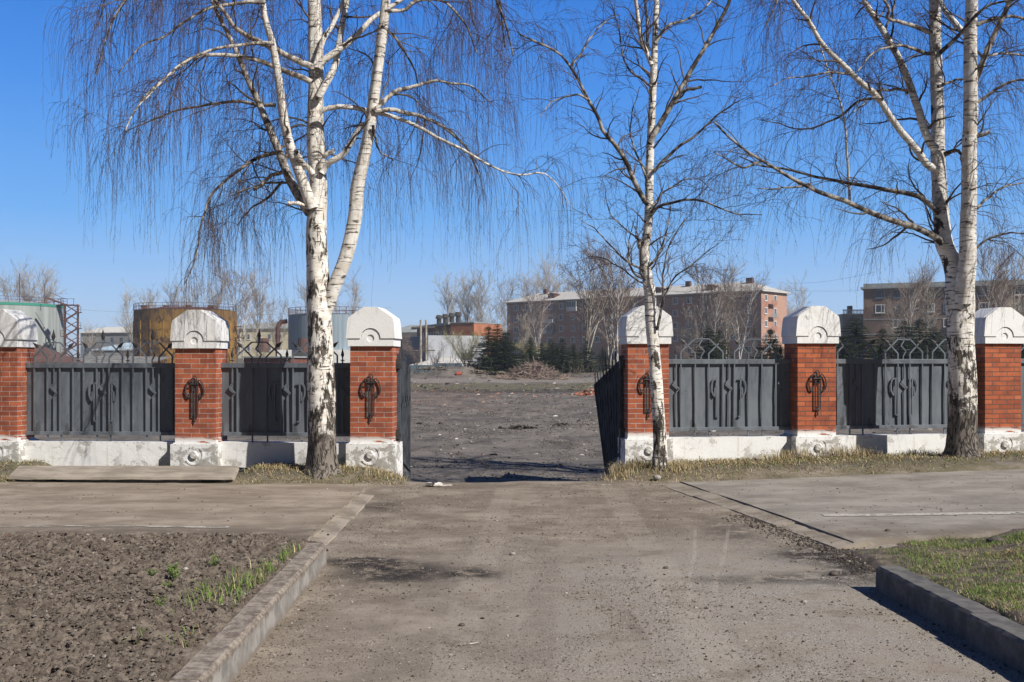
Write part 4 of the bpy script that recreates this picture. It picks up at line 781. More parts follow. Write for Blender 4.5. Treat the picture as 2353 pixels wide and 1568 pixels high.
def gable(r, L, D, h, rise, ov, mat, hip=True):
    m = MB(); x0, x1, y0, y1 = -ov, L+ov, -ov, D+ov; i = (D/2+ov) if hip else 0.01
    v = [(x0, y0, h), (x1, y0, h), (x1, y1, h), (x0, y1, h), (x0+i, D/2, h+rise), (x1-i, D/2, h+rise)]+[(x0, y0, h-.2), (x1, y0, h-.2), (x1, y1, h-.2), (x0, y1, h-.2)]
    return m.add(v, [[0, 1, 5, 4], [2, 3, 4, 5], [1, 2, 5], [3, 0, 4], [0, 6, 7, 1], [1, 7, 8, 2], [2, 8, 9, 3], [3, 9, 6, 0], [6, 9, 8, 7]]).build('roof', mat, r)
def bl_at(u, Y): return np.array([ux(u, Y), Y])
# five storey red house
A = bl_at(1165, 285); B = bl_at(1749, 237); z0 = 2.6; H = 15.0
r, L = block('apartment_building', 'long five storey red brick house with a pale slate roof behind the spruces', A, B, 12, z0, H, MRED)
gable(r, L, 12, H, 2.5, .7, MROOF)
MB().box(-.06, L+.06, -.12, 0, H-.75, H-.35).build('cornice', MDKF, r)
cols = [3.2+i*(L-6.4)/18 for i in range(19)]; rgb = np.random.RandomState(4)
for f in range(5):
    for i, x in enumerate(cols):
        if f == 0 and i % 2: continue
        win(r, x, 1.35+f*2.85, 1.35 if i % 3 else 1.6, 1.5)
def balcony(r, x, z, w, mat, glazed):
    m = MB().box(-w/2, w/2, -1.0, 0, -.12, 0); m.box(-w/2, w/2, -1.02, -.96, 0, .95); m.box(-w/2, -w/2+.06, -.96, 0, 0, .95); m.box(w/2-.06, w/2, -.96, 0, 0, .95)
    o = m.build('balcony', mat, r); o.location = (x, -.02, z)
    if glazed:
        g_ = MB().box(-w/2+.05, w/2-.05, -.94, -.90, .95, 2.2).build('pane', MGL, o); q = MB()
        for k in range(5): q.box(-w/2+k*(w-.08)/4, -w/2+k*(w-.08)/4+.08, -1.0, -.9, .95, 2.3)
        q.box(-w/2, w/2, -1.0, -.9, 2.2, 2.35); q.build('frame', MWH, o)
for i, f, m_, g_ in [(2, 1, MGREYW, 0), (3, 2, MGREYW, 1), (3, 3, MWH, 0), (5, 4, MWH, 1), (8, 3, MGREYW, 1), (12, 2, MWH, 1), (16, 3, MWH, 0)]: balcony(r, cols[i]+.2, .95+(f)*2.85-.2, 3.0, m_, g_)
balcony(r, (cols[2]+cols[3])/2, .95+2*2.85, 3.2, MWH, 1)
for x in (14, 31, 46, 60): 
    m = MB().box(-1.0, 1.0, 0, 2.2, 0, 1.1); m.add([(-1.2, -.2, 1.1), (1.2, -.2, 1.1), (1.2, 2.4, 1.1), (-1.2, 2.4, 1.1), (0, -.2, 1.6), (0, 2.4, 1.6)], [[0, 1, 4], [3, 5, 2], [0, 4, 5, 3], [1, 2, 5, 4]]); o = m.build('dormer', MRUST, r); o.location = (x, 1.0, H+.45)
for x, w in ((9, .5), (52, .6), (68, .8)): o = MB().box(-w, w, -.4, .4, 0, 1.6).build('chimney', MRUST, r); o.location = (x, 5, H+1.7)
for f in range(5):
    for yy in (2.2, 6.5):
        o = win(r, L, 1.35+f*2.85, 1.25, 1.45); o.rotation_euler = (0, 0, R_(90)); o.location = (L+.04, yy, 1.35+f*2.85)
MB().box(L, L+.035, .0, 12, -3, H-.01).build('end_wall', MREDL, r)  # sunlight on this end is put into the lighter facade colour
for f in range(4):
    o = MB().box(0, 1.0, -1.2, 1.2, -.1, 0).box(.94, 1.0, -1.2, 1.2, 0, .9).build('balcony', MREDL if f % 2 else MGREYW, r); o.location = (L+.03, 4.4, 3.5+f*2.85)
for x in (24, 50): MB().box(x-.07, x+.07, -.14, -.0, 0, H-.8).build('drainpipe', MGREYW, r)
# dark house on the right
A = bl_at(1984, 207); B = bl_at(2640, 188); r, L = block('apartment_building', 'dark brown five storey house behind the spruces at the right', A, B, 12, 1.6, 14.2, MDKF)
MB().box(-.5, L+.5, -.6, 12.6, 14.2, 14.55).box(0, L, 0, 12, 14.55, 15.2).build('roof', MGREYR, r); m = MB()
MDW = simple('dark_window_frame', (.10, .14, .20), (.16, .21, .27), .7)
for f in range(5):
    for i in range(17):
        x = 3+i*3.0
        if x > L-1 or (i % 5 == 0 and f in (1, 2)): continue
        win(r, x, 1.2+f*2.8, 1.3 if i % 2 else 1.7, 1.6, fm=MDW if (i+f) % 3 else MWH)
for k in (5.6, 8.4): MB().box(0, L, -.06, 0, k-.1, k+.1).build('band', MGREYW, r)
for i in (4, 9): balcony(r, 3+i*3.0+1.4, 6.2, 3.0, MGREYW, 0)
r, L = block('apartment_building', 'grey lower wing with a balustrade beside the dark brown house', bl_at(1936, 214), bl_at(1990, 214), 8, 1.7, 9.7, MGREYW)
m = MB()
for k in range(16): m.box(.1+k*.28, .22+k*.28, -.1, 0, 9.7, 10.4)
m.box(0, L, -.15, .05, 10.35, 10.55).box(0, L, -.12, .03, 9.6, 9.75); m.build('balustrade', MPALE, r); MB().box(1.8, 2.6, 2, 3, 9.7, 11.4).build('chimney', MRUST, r)
r, L = block('apartment_building', 'narrow cream house glimpsed between the pillar cap and the grey wing', bl_at(1915, 300), bl_at(1940, 300), 8, 2.5, 11.3, MCREAM); gable(r, L, 8, 11.3, 1.5, .3, MPALE)
for f in range(4): win(r, L*.55, 1.2+f*2.7, 1.0, 1.3, fm=MDW)
r, L = block('apartment_building', 'pale distant house right of the red brick house', bl_at(1770, 330), bl_at(1880, 330), 10, 3, 13.2, MPALE); gable(r, L, 10, 13.2, 1.8, .4, MGREYR)
for f in range(4):
    for i in range(4): win(r, 2+i*3.2, 1.4+f*3., 1.2, 1.5, fm=MDW)
# white houses and factory in the middle
r, L = block('apartment_building', 'whitish house with grey roof just right of the gate pillar cap', bl_at(885, 310), bl_at(1010, 300), 10, 3, 7.4, MPALE); gable(r, L, 10, 7.4, 2.2, .5, MGREYR)
for i in range(5): win(r, 1.6+i*3., 4.3, 1.3, 1.6, fm=MDW)
o = MB().box(-.8, .8, 0, 1.6, 0, .9).build('dormer', MRUST, r); o.location = (9, 1.5, 8)
r, L = block('apartment_building', 'whitish house with grey roof left of the red brick house', bl_at(1065, 305), bl_at(1175, 300), 10, 3, 6.9, MPALE); gable(r, L, 10, 6.9, 2.0, .5, MGREYR)
for i in range(4): win(r, 1.6+i*3.2, 3.6, 1.3, 1.6, fm=MDW)
o = MB().box(-.8, .8, 0, 1.6, 0, .9).build('dormer', MRUST, r); o.location = (7, 1.5, 7.6)
A = bl_at(958, 225); B = bl_at(1036, 200); r, L = block('factory_building', 'dark brick factory with a row of roof vents and narrow windows', A, B, 3.4, 1.6, 7.2, simple('factory_dark', (.14, .06, .04), (.2, .09, .06), .8)); MB().box(-.3, L+.2, -.6, 3.4, 7.2, 7.6).build('roof', MGREYR, r)
for i in range(9): win(r, L*.22+i*L*.075, 4.0, .8, 2.2)
for k in (.42, .6, .78, .95):
    m = MB().cyl((0, 0), .45, 0, 1.5, 10).cyl((0, 0), .75, 1.3, 2.0, 10, .5); o = m.build('roof_vent', simple('vent', (.06, .055, .05)), r); o.location = (L*k, 1.8, 7.6)
r, L = block('factory_building', 'orange brick annex with a flat roof beside the dark factory', bl_at(1036, 199.5), bl_at(1089, 197), 10, 1.6, 7.4, MBRICKF); MB().box(-.1, L+.1, -.1, 10, 7.4, 7.55).build('roof', MGREYR, r); win(r, L*.38, 3.6, 1.2, 1.6, fm=MDW)
# light shed
r, L = block('warehouse', 'pale metal shed with its shaded side coloured dark blue behind the round willow', bl_at(893, 172), bl_at(984, 150), 8.4, .8, 4.75, MSHED); MB().box(-.02, L-.02, -.05, 0, -1, 4.7).build('side_wall', MSHEDD, r)  # overlay puts the shade on this wall into a dark blue colour
o = win(r, L, 1.2, 1.6, 1.2, fm=MDW); o.rotation_euler = (0, 0, R_(90)); o.location = (L+.04, 5.6, 1.2)
r, L = block('low_shed', 'collapsed low shed roof with pale edge before the metal shed', bl_at(955, 128), bl_at(1075, 132), 5, .3, .2, MGREYR, 'shed'); MB().add([(0, -.2, .3), (L, -.2, 1.6), (L, 5, 2.3), (0, 5, .8), (0, -.2, .15), (L, -.2, 1.45)], [[0, 1, 2, 3], [4, 5, 1, 0]]).build('roof', MPALE, r)
# blue sheet fence
a_ = bl_at(870, 104); b_ = bl_at(999, 108); c_ = bl_at(1062, 128)
for (p, q, lb) in ((a_, b_, 'low dark blue sheet fence at the far yard edge beside the pillar'), (b_, c_, 'darker stretch of low blue sheet fence running behind the dirt mound')):
    L, an = frame2(p, q); m = MB(); n = int(L/.5)
    for k in range(n): m.box(k*L/n, (k+1)*L/n, -.02+.015*(k % 2), .02, 0, 1.95)
    o = m.build('sheet_fence', MBF); o.location = (p[0], p[1], float(hz(p[0], p[1]))-1.12); o.rotation_euler = (0, 0, an); tag(o, lb, 'fence')
# tanks
def tank(label, uc, Y, R0, ztop, z0, mat, rim, n=64, dome=.9):
    c = at(uc, 0, Y); r = empty('storage_tank', label, 'tank', (c[0], Y, z0), 0, 'storage tanks'); h = ztop-z0
    m = MB(); ring = lambda rr, z: [(rr*math.cos(6.28319*i/n), rr*math.sin(6.28319*i/n), z) for i in range(n)]
    o = m.loft([ring(R0, -2), ring(R0, h)], False).build('shell', mat, r, smooth=False); m = MB().loft([ring(R0+.05, h-.02), ring(R0*.5, h+dome*.75), ring(.2, h+dome)], True); m.build('roof', MRUST if rim is None else MGREYR, r)
    if rim: MB().loft([ring(R0+.07, h-.45), ring(R0+.07, h)], False).build('rim', rim, r)
    m = MB(); k = 40
    for zz in (.55, 1.1):
        for i in range(k): a, b = 6.2832*i/k, 6.2832*(i+1)/k; m.bar((R0*math.cos(a), R0*math.sin(a), h+zz), (R0*math.cos(b), R0*math.sin(b), h+zz), .06)
    for i in range(k): a = 6.2832*i/k; m.bar((R0*math.cos(a), R0*math.sin(a), h), (R0*math.cos(a), R0*math.sin(a), h+1.1), .06)
    m.build('railing', MRUST, r); return r, h
r, h = tank('big green grey tank with a teal rim at the left photo edge', -12, 203, 11.9, 12.55, .8, MTG, MTEAL); 
for u_, t_ in ((33, 14), (92, 8.5)):
    o = MB().bar((0, 0, 0), (0, 0, 1), .1).build('lightning_rod', MRUST, r); dx = ux(u_, 195)-r.location[0]; o.location = (dx, -6, h); o.scale = (1, 1, {14: 5.4, 8.5: 3.6}[t_]); 
q = MB().box(11.6, 15.4, -1.2, 1.2, h-.1, h+.05); [q.bar((11.6+i*1.2, -1.2, h), (11.6+i*1.2, -1.2, h+1.1), .06) for i in range(4)]; q.bar((11.6, -1.2, h+1.1), (15.4, -1.2, h+1.1), .07); q.build('walkway', MRUST, r)
r, h = tank('rusty yellow tank behind the shadow streaked pillar', 427, 200, 9.1, 11.3, .8, MTY, None, dome=.8)
m = MB()
for i in range(22): a = 6.2832*i/22; m.box(9.1*math.cos(a)-.08, 9.1*math.cos(a)+.08, 9.1*math.sin(a)-.08, 9.1*math.sin(a)+.08, 0, h-2)
for z in (2, 3.6, 5.2, 6.8, 8.4): m.loft([[(9.16*math.cos(6.2832*i/48), 9.16*math.sin(6.2832*i/48), z+d) for i in range(48)] for d in (0, .12)], False)
m.build('hoops', MTY, r); 
for i in range(4): o = MB().box(-.5, .5, -.3, .3, 0, .6).build('hatch', MRUST, r); o.location = (-6+i*4, -5, h+.2)
m = MB(); [m.box(9.1, 10.3, -.5, .5, z, z+.1) for z in (4, 5.6, 7.6)]; m.bar((9.6, -.4, 3), (10.2, -.4, 8), .1); m.build('landing', MRUST, r)
r, h = tank('blue grey corrugated tank behind the thick birch', 764, 178, 7.1, 9.5, .8, MTB, None, dome=.3); MB().box(-7.4, 4.5, -7.6, -5.6, -1, 3.0).build('white_base', MWH, r)
m = MB(); P = np.array([(-7.0, -2, h-1), (-7.9, -2.4, h-1.1), (-8.4, -2.6, h-2), (-8.4, -2.6, 1.)]); m.tubes(P, np.full(4, .36), 12); m.build('pipe', MRUST, r)
for dx in (-9.5, -3.2): o = MB().cyl((0, 0), .9, 0, 2.2, 14).build('vent_drum', simple('drum_brown', (.11, .06, .05)), r); o.location = (dx, -8, 2.6)
# stair tower
c = at(164, 0, 196); r = empty('stair_tower', 'brown steel zigzag stair tower beside the big green grey tank', 'stair tower', (c[0], 196, .8), .25); Hh = 11.5
m = MB()
for sx in (-1.1, 1.1):
    for sy in (-.7, .7): m.bar((sx, sy, -1), (sx, sy, Hh+.0), .18)
m.build('posts', MRUST, r); nfl = 8
for k in range(nfl):
    z = Hh-k*Hh/nfl; z2 = z-Hh/nfl; s_ = 1 if k % 2 else -1
    MB().bar((s_*1.1, -.5, z), (-s_*1.1, -.5, z2), .2, .7, (0, 1, 0)).build('flight', MRUST, r)
    m = MB().box(-1.4, 1.4, .1, .8, z-.06, z+.06) if False else MB().box(min(s_*.7, s_*1.7), max(s_*.7, s_*1.7), -.8, .8, z-.08, z+.05); m.bar((s_*1.7, -.8, z), (s_*1.7, -.8, z+1), .07).bar((s_*.7, -.8, z+1), (s_*1.7, -.8, z+1), .07).bar((s_*.7, -.8, z+.5), (s_*1.7, -.8, z+.5), .06); m.build('landing', MRUST, r)
    MB().bar((-1.1, .7, z), (1.1, .7, z2), .1).bar((1.1, .7, z), (-1.1, .7, z2), .1).build('brace', MRUST, r)
q = MB().bar((-1.1, -.8, Hh+1), (-3.9, -.8, Hh+2.2), .07).bar((-1.1, -.8, Hh), (-3.9, -.8, Hh+1.0), .3).build('top_flight', MRUST, r)
# small left sheds, red brick shed, cream building, long grey building
r, L = block('low_shed', 'flat roofed brick shed below the blue grey tank', bl_at(560, 120), bl_at(668, 118), 6, .4, 1.9, simple('shed_brick', (.13, .045, .03), (.19, .07, .05), 1.5), 'shed'); MB().box(-.2, L+.2, -.2, 6, 1.9, 2.05).build('roof', MGREYR, r)
r, L = block('low_shed', 'low shed with a brown pitched roof beside the left photo pillar', bl_at(-40, 90), bl_at(128, 90), 5, .2, 1.75, MPALE, 'shed'); gable(r, L, 5, 1.6, 1.5, .3, simple('brown_roof', (.09, .05, .04), (.13, .08, .07), 1.5))
r, L = block('low_shed', 'long low shed roof seen through the crowns of the left panel', bl_at(150, 98), bl_at(345, 96), 4, .2, 1.45, MGREYW, 'shed'); MB().add([(-.3, -.5, 1.5), (L, -.5, 1.45), (L, 4, 2.1), (-.3, 4, 2.2), (-.3, -.5, 1.35), (L, -.5, 1.3)], [[0, 1, 2, 3], [4, 5, 1, 0]]).build('roof', simple('weathered_roof', (.12, .11, .10), (.26, .25, .23), 2), r)
r, L = block('apartment_building', 'cream yellow house with small windows right of the rusty yellow tank', bl_at(535, 320), bl_at(700, 315), 10, 3, 8.9, MCREAM); gable(r, L, 10, 8.9, 1.9, .5, MGREYR)
for f in range(2):
    for i in range(6): win(r, 1.8+i*3.3, 2.2+f*3.4, 1.2, 1.7)
o = MB().box(-1.4, 1.4, 0, 1, 0, 1.4).build('dormer', simple('red_roof', (.24, .04, .04)), r); o.location = (14, 3, 9.6)
r, L = block('apartment_building', 'long dull grey house far behind the left panel crowns', bl_at(185, 330), bl_at(325, 325), 10, 3, 8.0, MGREYW); gable(r, L, 10, 8.0, 1.8, .5, MPALE)
for f in range(2):
    for i in range(6): win(r, 2+i*3., 2.0+f*3., 1.3, 1.5, fm=MDW)
r, L = block('warehouse', 'low blue and grey hall roof far behind the left panel', bl_at(215, 240), bl_at(395, 238), 10, 1.5, 3.1, MGREYW); gable(r, L, 10, 3.2, 1.6, .3, simple('blue_roof', (.30, .42, .52), (.42, .52, .6), .6))
# poles, wires, far mast
def pole(u, Y, h, label, w=.28, arms=(), double=False):
    c = at(u, 0, Y); z0 = float(hz(c[0], Y)); r = empty('utility_pole', label, 'pole', (c[0], Y, z0)); 
    for dx in ((-.35, .35) if double else (0,)): MB().cyl((dx, 0), w/2, -.5, h, 10, w*.38).build('mast', MTRB, r)
    for z in arms: MB().box(-1.5, 1.5, -.08, .08, z, z+.14).build('crossarm', MTRD, r)
    return r
pole(973, 140, 6.2, 'twin wooden utility pole before the metal shed', .34, (2.2, 5.2), True); pole(1041, 135, 4.6, 'thin lamp post between the utility pole and the round willow', .12); pole(1019, 133, 2.6, 'short leaning post beside the thin lamp post', .10)
def wire(p, q, sag, lb):
    n = 14; s = np.linspace(0, 1, n)[:, None]; P = np.array(p)*(1-s)+np.array(q)*s; P[:, 2] -= (4*s*(1-s)*sag)[:, 0]; o = MB().tubes(P, np.full(n, .022), 3).build('wire', MTRD); tag(o, lb, 'wire')
wire(at(176, 711, 196), at(900, 707, 196), 1.2, 'thin cable running from the stair tower to the gate pillar'); wire(at(1790, 650, 240), at(2010, 625, 200), .8, 'thin cable strung from the red house toward the dark house'); wire(at(1640, 655, 245), at(1990, 668, 210), .6, 'lower thin cable between the red house and the dark house')
# ------------- bare trees, bushes and spruces as prototypes
def bare_proto(seed, h, spread, mats, lean=0, stems=1, dens=1., fine=1.):
    rg = np.random.RandomState(seed); TP, TR_ = [], []
    for k in range(stems):
        a = rg.rand()*6.28; sp = (.0 if stems == 1 else spread*rg.uniform(.3, 1)); n = 12; s = np.linspace(0, 1, n)
        P = np.stack([s**1.3*sp*math.cos(a)+rg.normal(0, .12, n).cumsum()*.25, s**1.3*sp*math.sin(a)+rg.normal(0, .12, n).cumsum()*.25, s*h*rg.uniform(.85, 1)], -1); P -= P[0]; TP.append(P); TR_.append(np.linspace(1, .12, n)*h*.0135*(1 if stems == 1 else .6))
    P, R0 = np.array(TP), np.array(TR_)
    A = spawn(rg, P, R0, int(26*dens), .22, .95, (h*.18, h*.42), (.4, .75), 9, -.02, .08, .25, .5, .03, .1)
    B = spawn(rg, *cat((P, R0), A, A), int(150*dens), .2, 1, (h*.09, h*.22), (.35, .8), 7, -.01, .1, .15, .55, .02, .05)
    D = spawn(rg, *cat(A, B, B), int(750*dens*fine), .2, 1, (h*.04, h*.13), (.3, .8), 5, 0, .1, .12, .6, .012, .022)
    E = spawn(rg, *cat(B, D, D), int(1500*dens*fine), .2, 1, (h*.02, h*.07), (.3, .8), 3, 0, .1, .05, .6, .009, .012)
    m1 = MB().tubes(P, R0, 7).tubes(A[0], A[1], 5); m2 = MB().tubes(B[0], B[1], 4).tubes(D[0], D[1], 3).tubes(E[0], E[1], 3); return m1, m2
def tree_obj(name, label, cat_, loc, pr, mats, group=None, rz=0, sc_=1.):
    r = empty(name, label, cat_, loc, rz, group); r.scale = (sc_, sc_, sc_); pr[0].build('trunk', mats[0], r, smooth=True); pr[1].build('crown', mats[1], r); return r
PALE = (MTRB, MTWL); MTREE = {}
def far_tree(u, Y, vtop, label, kind='poplar', rz=0, group='bare trees behind the yard', vbase=None):
    X_ = ux(u, Y); z0 = float(hz(X_, Y)); h = EYE-(vtop-HY)*Y/F-z0
    if kind not in MTREE:
        spec = dict(poplar=(11, 10, 0, PALE, 1, 1.), poplar2=(12, 10, 0, PALE, 1, 1.1), round=(13, 10, 3.6, PALE, 4, 1.2), thicket=(14, 10, 5.0, (MTRB, MTWD), 6, 1.0), birch=(15, 10, 2.2, (MTRW, MTWD), 2, 1.1), willow=(16, 10, 7.5, (MTRD, MTWG), 20, 3.2), scrub=(17, 10, 5.5, (MTRD, MTWD), 12, 1.0))[kind]
        pr = bare_proto(spec[0], spec[1], spec[2], None, 0, spec[4], spec[5]); MTREE[kind] = tree_obj(NAME[kind], label, NAME[kind].replace('_', ' '), (X_, Y, z0-.1), pr, spec[3], group, rz, h/10); return MTREE[kind]
    r = copy_tree(MTREE[kind], (X_, Y, z0-.1), rz, h/10, label, group); return r
MTRW = simple('far_birch_bark', (.70, .68, .64), (.45, .42, .38), 2, .9)
NAME = dict(poplar='poplar_tree', poplar2='poplar_tree', round='bare_tree', thicket='bare_tree', birch='birch_tree', willow='willow_bush', scrub='bare_bush')
for i, (u, Y, v, k, lb) in enumerate([
 (18, 260, 648, 'round', 'pale bare tree over the big green tank by the left lightning rod'), (62, 262, 655, 'poplar', 'second pale bare tree over the big green tank'), (102, 258, 645, 'poplar2', 'pale bare tree over the green tank right of the second lightning rod'),
 (310, 250, 682, 'round', 'pale bare tree left of the rusty yellow tank'), (345, 255, 700, 'poplar', 'low pale bare tree rising beside the yellow tank left edge'), (395, 262, 678, 'poplar2', 'pale bare tree above the left half of the yellow tank'), (460, 258, 665, 'round', 'pale bare tree directly above the shadow streaked pillar'), (498, 256, 672, 'poplar', 'pale bare tree above the right half of the yellow tank'),
 (558, 240, 640, 'birch', 'tall pale bare tree between yellow tank and thick birch'), (592, 245, 664, 'poplar', 'slim bare tree right of the tall pale tree'), (640, 235, 700, 'round', 'low bare tree left of the blue grey tank'), (705, 250, 665, 'round', 'bare tree just left of the thick birch trunk'), (792, 240, 655, 'round', 'round bare tree right of the thick birch fork'),
 (1030, 230, 672, 'poplar', 'slender bare tree above the orange brick annex'), (1075, 215, 660, 'poplar2', 'bare tree before the orange brick annex'), (1105, 212, 668, 'poplar', 'bare tree between annex and red brick house'), (1140, 235, 700, 'round', 'faint bare tree touching the left end of the red house'),
 (1185, 320, 655, 'round', 'pale bare crown above the left roof end of the red house'), (1225, 322, 645, 'round', 'pale bare crown above the roof beside the first dormer'), (1262, 325, 636, 'poplar', 'highest pale bare crown above the red house roof'), (1300, 322, 650, 'round', 'pale bare crown above the roof left of the big bare tree'),
 (1345, 118, 585, 'thicket', 'big spreading bare tree before the red house left of the gate leaf'), (1418, 96, 590, 'birch', 'pale trunked bare tree beside the right gate leaf'), (1238, 175, 690, 'birch', 'light bare tree before the red house balconies'), (1208, 190, 745, 'poplar', 'small bare tree before the left end of the red house'), (1400, 150, 640, 'thicket', 'bare tree tangled behind the pale trunked tree'),
 (1640, 150, 625, 'birch', 'white trunked birch group before the red house centre right'), (1668, 160, 640, 'poplar2', 'bare tree joining the white trunked birches'), (1700, 145, 660, 'birch', 'right hand white birch before the red house end'), (1590, 165, 720, 'round', 'low bare tree left of the white birches'),
 (1815, 300, 665, 'round', 'distant round bare tree right of the red house'), (2085, 140, 655, 'birch', 'bare birch before the dark house left part'), (2130, 150, 640, 'poplar2', 'bare tree before the dark house near the double birch'), (2050, 160, 700, 'round', 'low bare tree before the dark house'), (2290, 130, 590, 'birch', 'bare birch before the dark house above the last pillar'), (2345, 140, 610, 'round', 'bare tree at the right photo edge before the dark house'),
 (1072, 112, 765, 'willow', 'round yellow green willow bush before the white house'), (1000, 118, 790, 'scrub', 'thin bare bush left of the round willow'), (925, 112, 770, 'scrub', 'bare bush between gate pillar and utility pole'), (955, 122, 775, 'scrub', 'bare bush right beside the twin utility pole'), (1222, 112, 790, 'willow', 'small yellowish willow between the spruces'), (1455, 110, 770, 'scrub', 'bare bush beside the right gate pillar'),
 (230, 170, 782, 'scrub', 'brown bare bush behind the left panel near the stair tower'), (290, 172, 776, 'scrub', 'brown bare bush behind the left panel near the yellow tank'), (205, 290, 752, 'round', 'distant bare tree right of the stair tower'), (600, 165, 790, 'scrub', 'brown bare bush above the second panel'), (1590, 100, 795, 'scrub', 'low bare bush behind the panel right of the slim birch'), (1740, 110, 790, 'scrub', 'low bare bush behind the panel by the bright pillar'), (2120, 110, 780, 'scrub', 'low bare bush behind the last full panel')]):
    far_tree(u, Y, v, lb, k, rz=i*1.7)
def spruce_proto(seed, H=10.):
    rg = np.random.RandomState(seed); m = MB(); n = 240
    t = np.sort(rg.rand(n))**.85; z = H*(.03+.95*t); L = (1-t)**.85*H*.27*rg.uniform(.75, 1.15, n)+.12; a = np.arange(n)*2.4+rg.rand(n); K = 7; s = np.linspace(0, 1, K)
    P = np.stack([np.cos(a)[:, None]*L[:, None]*s, np.sin(a)[:, None]*L[:, None]*s, z[:, None]+L[:, None]*(-.42*s+.28*s**2.4)], -1); R0 = np.full((n, K), .02); m.tubes(P, R0, 3, col=(.05, .04, .03))
    M = 24000; i = rg.choice(n, M, p=(L/L.sum())); f = rg.uniform(.12, 1.03, M); k = np.minimum((f*(K-1)).astype(int), K-2); g = (f*(K-1)-k)[:, None]; c = P[i, k]*(1-g)+P[i, k+1]*g
    side = rg.choice([-1, 1], M)*rg.uniform(.3, 1.2, M); an = a[i]+side; l = L[i]*.16*rg.uniform(.5, 1.2, M)*(1.15-.6*f)+.05; dr = rg.uniform(-.75, .05, M); d = np.stack([np.cos(an), np.sin(an), dr], -1)*l[:, None]; w = np.stack([-np.sin(an), np.cos(an), rg.uniform(-.6, .6, M)], -1)*(.018+.012*rg.rand(M))[:, None]*H/10*1.8
    V = np.stack([c-w, c+w, c+d+w*.3, c+d-w*.3], 1).reshape(-1, 3); col = pick(rg, M, [(.04, .075, .032), (.062, .105, .042), (.095, .14, .055), (.08, .08, .045)], [4, 4, 2, .6])
    m.add(V, np.arange(M*4).reshape(-1, 4), np.repeat(col, 4, 0)); tr = MB().cyl((0, 0), .13, -.3, H*.9, 8, .02); return tr, m
SP = [spruce_proto(1), spruce_proto(2)]; SPO = [None, None]
for i, (u, Y, vt, vb, w, k, lb) in enumerate([
 (1122, 108, 752, 846, 1.0, 0, 'leftmost dark spruce of the cluster before the red house'), (1143, 104, 748, 850, .95, 1, 'tall pointed spruce in the middle of the left cluster'), (1163, 100, 765, 852, 1.25, 0, 'broad spruce at the right of the left cluster'), (1218, 112, 778, 842, .8, 1, 'small spruce half hidden behind the brushwood pile'),
 (1245, 108, 790, 848, .9, 0, 'low spruce right of the small hidden spruce'), (1268, 106, 782, 850, 1.05, 1, 'spruce left of the middle pair before the red house'), (1292, 106, 780, 850, 1.05, 0, 'spruce right of the middle pair before the red house'), (1318, 110, 790, 848, .8, 1, 'narrow low spruce left of the big bare tree'), (1348, 108, 785, 852, .9, 0, 'dark spruce beside the right gate leaf'), (1385, 112, 800, 846, .9, 1, 'low dark spruce behind the gate leaf spears'),
 (1628, 92, 752, 850, 1.0, 1, 'brownish spruce before the white trunked birches'), (1652, 96, 760, 850, .9, 0, 'second brownish spruce by the white birches'), (1770, 96, 758, 850, 1.0, 0, 'dark spruce left of the bright pillar cap'), (1785, 90, 785, 850, 1.1, 1, 'low dark spruce touching the bright pillar cap'),
 (1962, 88, 732, 850, 1.25, 1, 'tallest spruce before the grey wing right of the bright pillar'), (1942, 84, 780, 850, 1.1, 0, 'low spruce beside the bright pillar right side'), (2028, 92, 758, 850, 1.0, 0, 'spruce left of the pair before the dark house'), (2080, 92, 742, 850, 1.15, 1, 'left spruce of the close pair before the dark house'), (2112, 94, 738, 850, 1.1, 0, 'right spruce of the close pair before the dark house'), (2145, 92, 755, 850, 1.1, 1, 'spruce left of the double birch trunk'), (2268, 98, 770, 850, 1., 0, 'spruce glimpsed between double birch and last pillar'), (2345, 96, 760, 850, 1.0, 1, 'spruce at the right photo edge behind the last pillar')]):
    X_ = ux(u, Y); z0 = float(hz(X_, Y))-.15; h = EYE-(vt-HY)*Y/F-z0; s3 = (h/10*w*2.15, h/10*w*2.15, h/10*1.06)
    if SPO[k] is None:
        r = empty('spruce_tree', lb, 'spruce', (X_, Y, z0), i*1.3, 'spruces behind the yard'); SP[k][0].build('trunk', MTRD, r); SP[k][1].build('crown', MNEED, r, usecol=True); r.scale = s3; SPO[k] = r
    else: copy_tree(SPO[k], (X_, Y, z0), i*1.3, s3, lb, 'spruces behind the yard')
# brushwood pile and rubble heaps
rg = np.random.RandomState(8)
def heap(name, cat_, label, u, Y, w, h, n, mat, ln):
    X_ = ux(u, Y); P0 = np.stack([rg.normal(0, w*.3, n), rg.normal(0, w*.16, n), np.zeros(n)], -1); e = np.exp(-(P0[:, 0]/(w*.42))**2-(P0[:, 1]/(w*.3))**2); P0[:, 2] = rg.rand(n)*h*e
    d = rg.normal(size=(n, 3))*np.array([1, .6, .45])+np.array([.5, 0, .1]); d /= np.linalg.norm(d, axis=1, keepdims=True); l = rg.uniform(.4, 1, n)*ln; K = 4; s = np.linspace(-.5, .5, K)[None, :, None]
    P = P0[:, None]+d[:, None]*s*l[:, None, None]; P[..., 2] = np.abs(P[..., 2])-(s[..., 0]**2)*l[:, None]*.25; P[..., 2] = np.maximum(P[..., 2], -.05)
    o = MB().tubes(P, np.full((n, K), .02)*rg.uniform(.5, 1.3, (n, 1)), 3).build(name, mat); o.location = (X_, Y, float(hz(X_, Y))); tag(o, label, cat_)
heap('brushwood_pile', 'brushwood pile', 'grey brown heap of cut branches in the middle of the yard edge', 1224, 92, 3.8, 1.35, 2200, MTWD, 2.0)
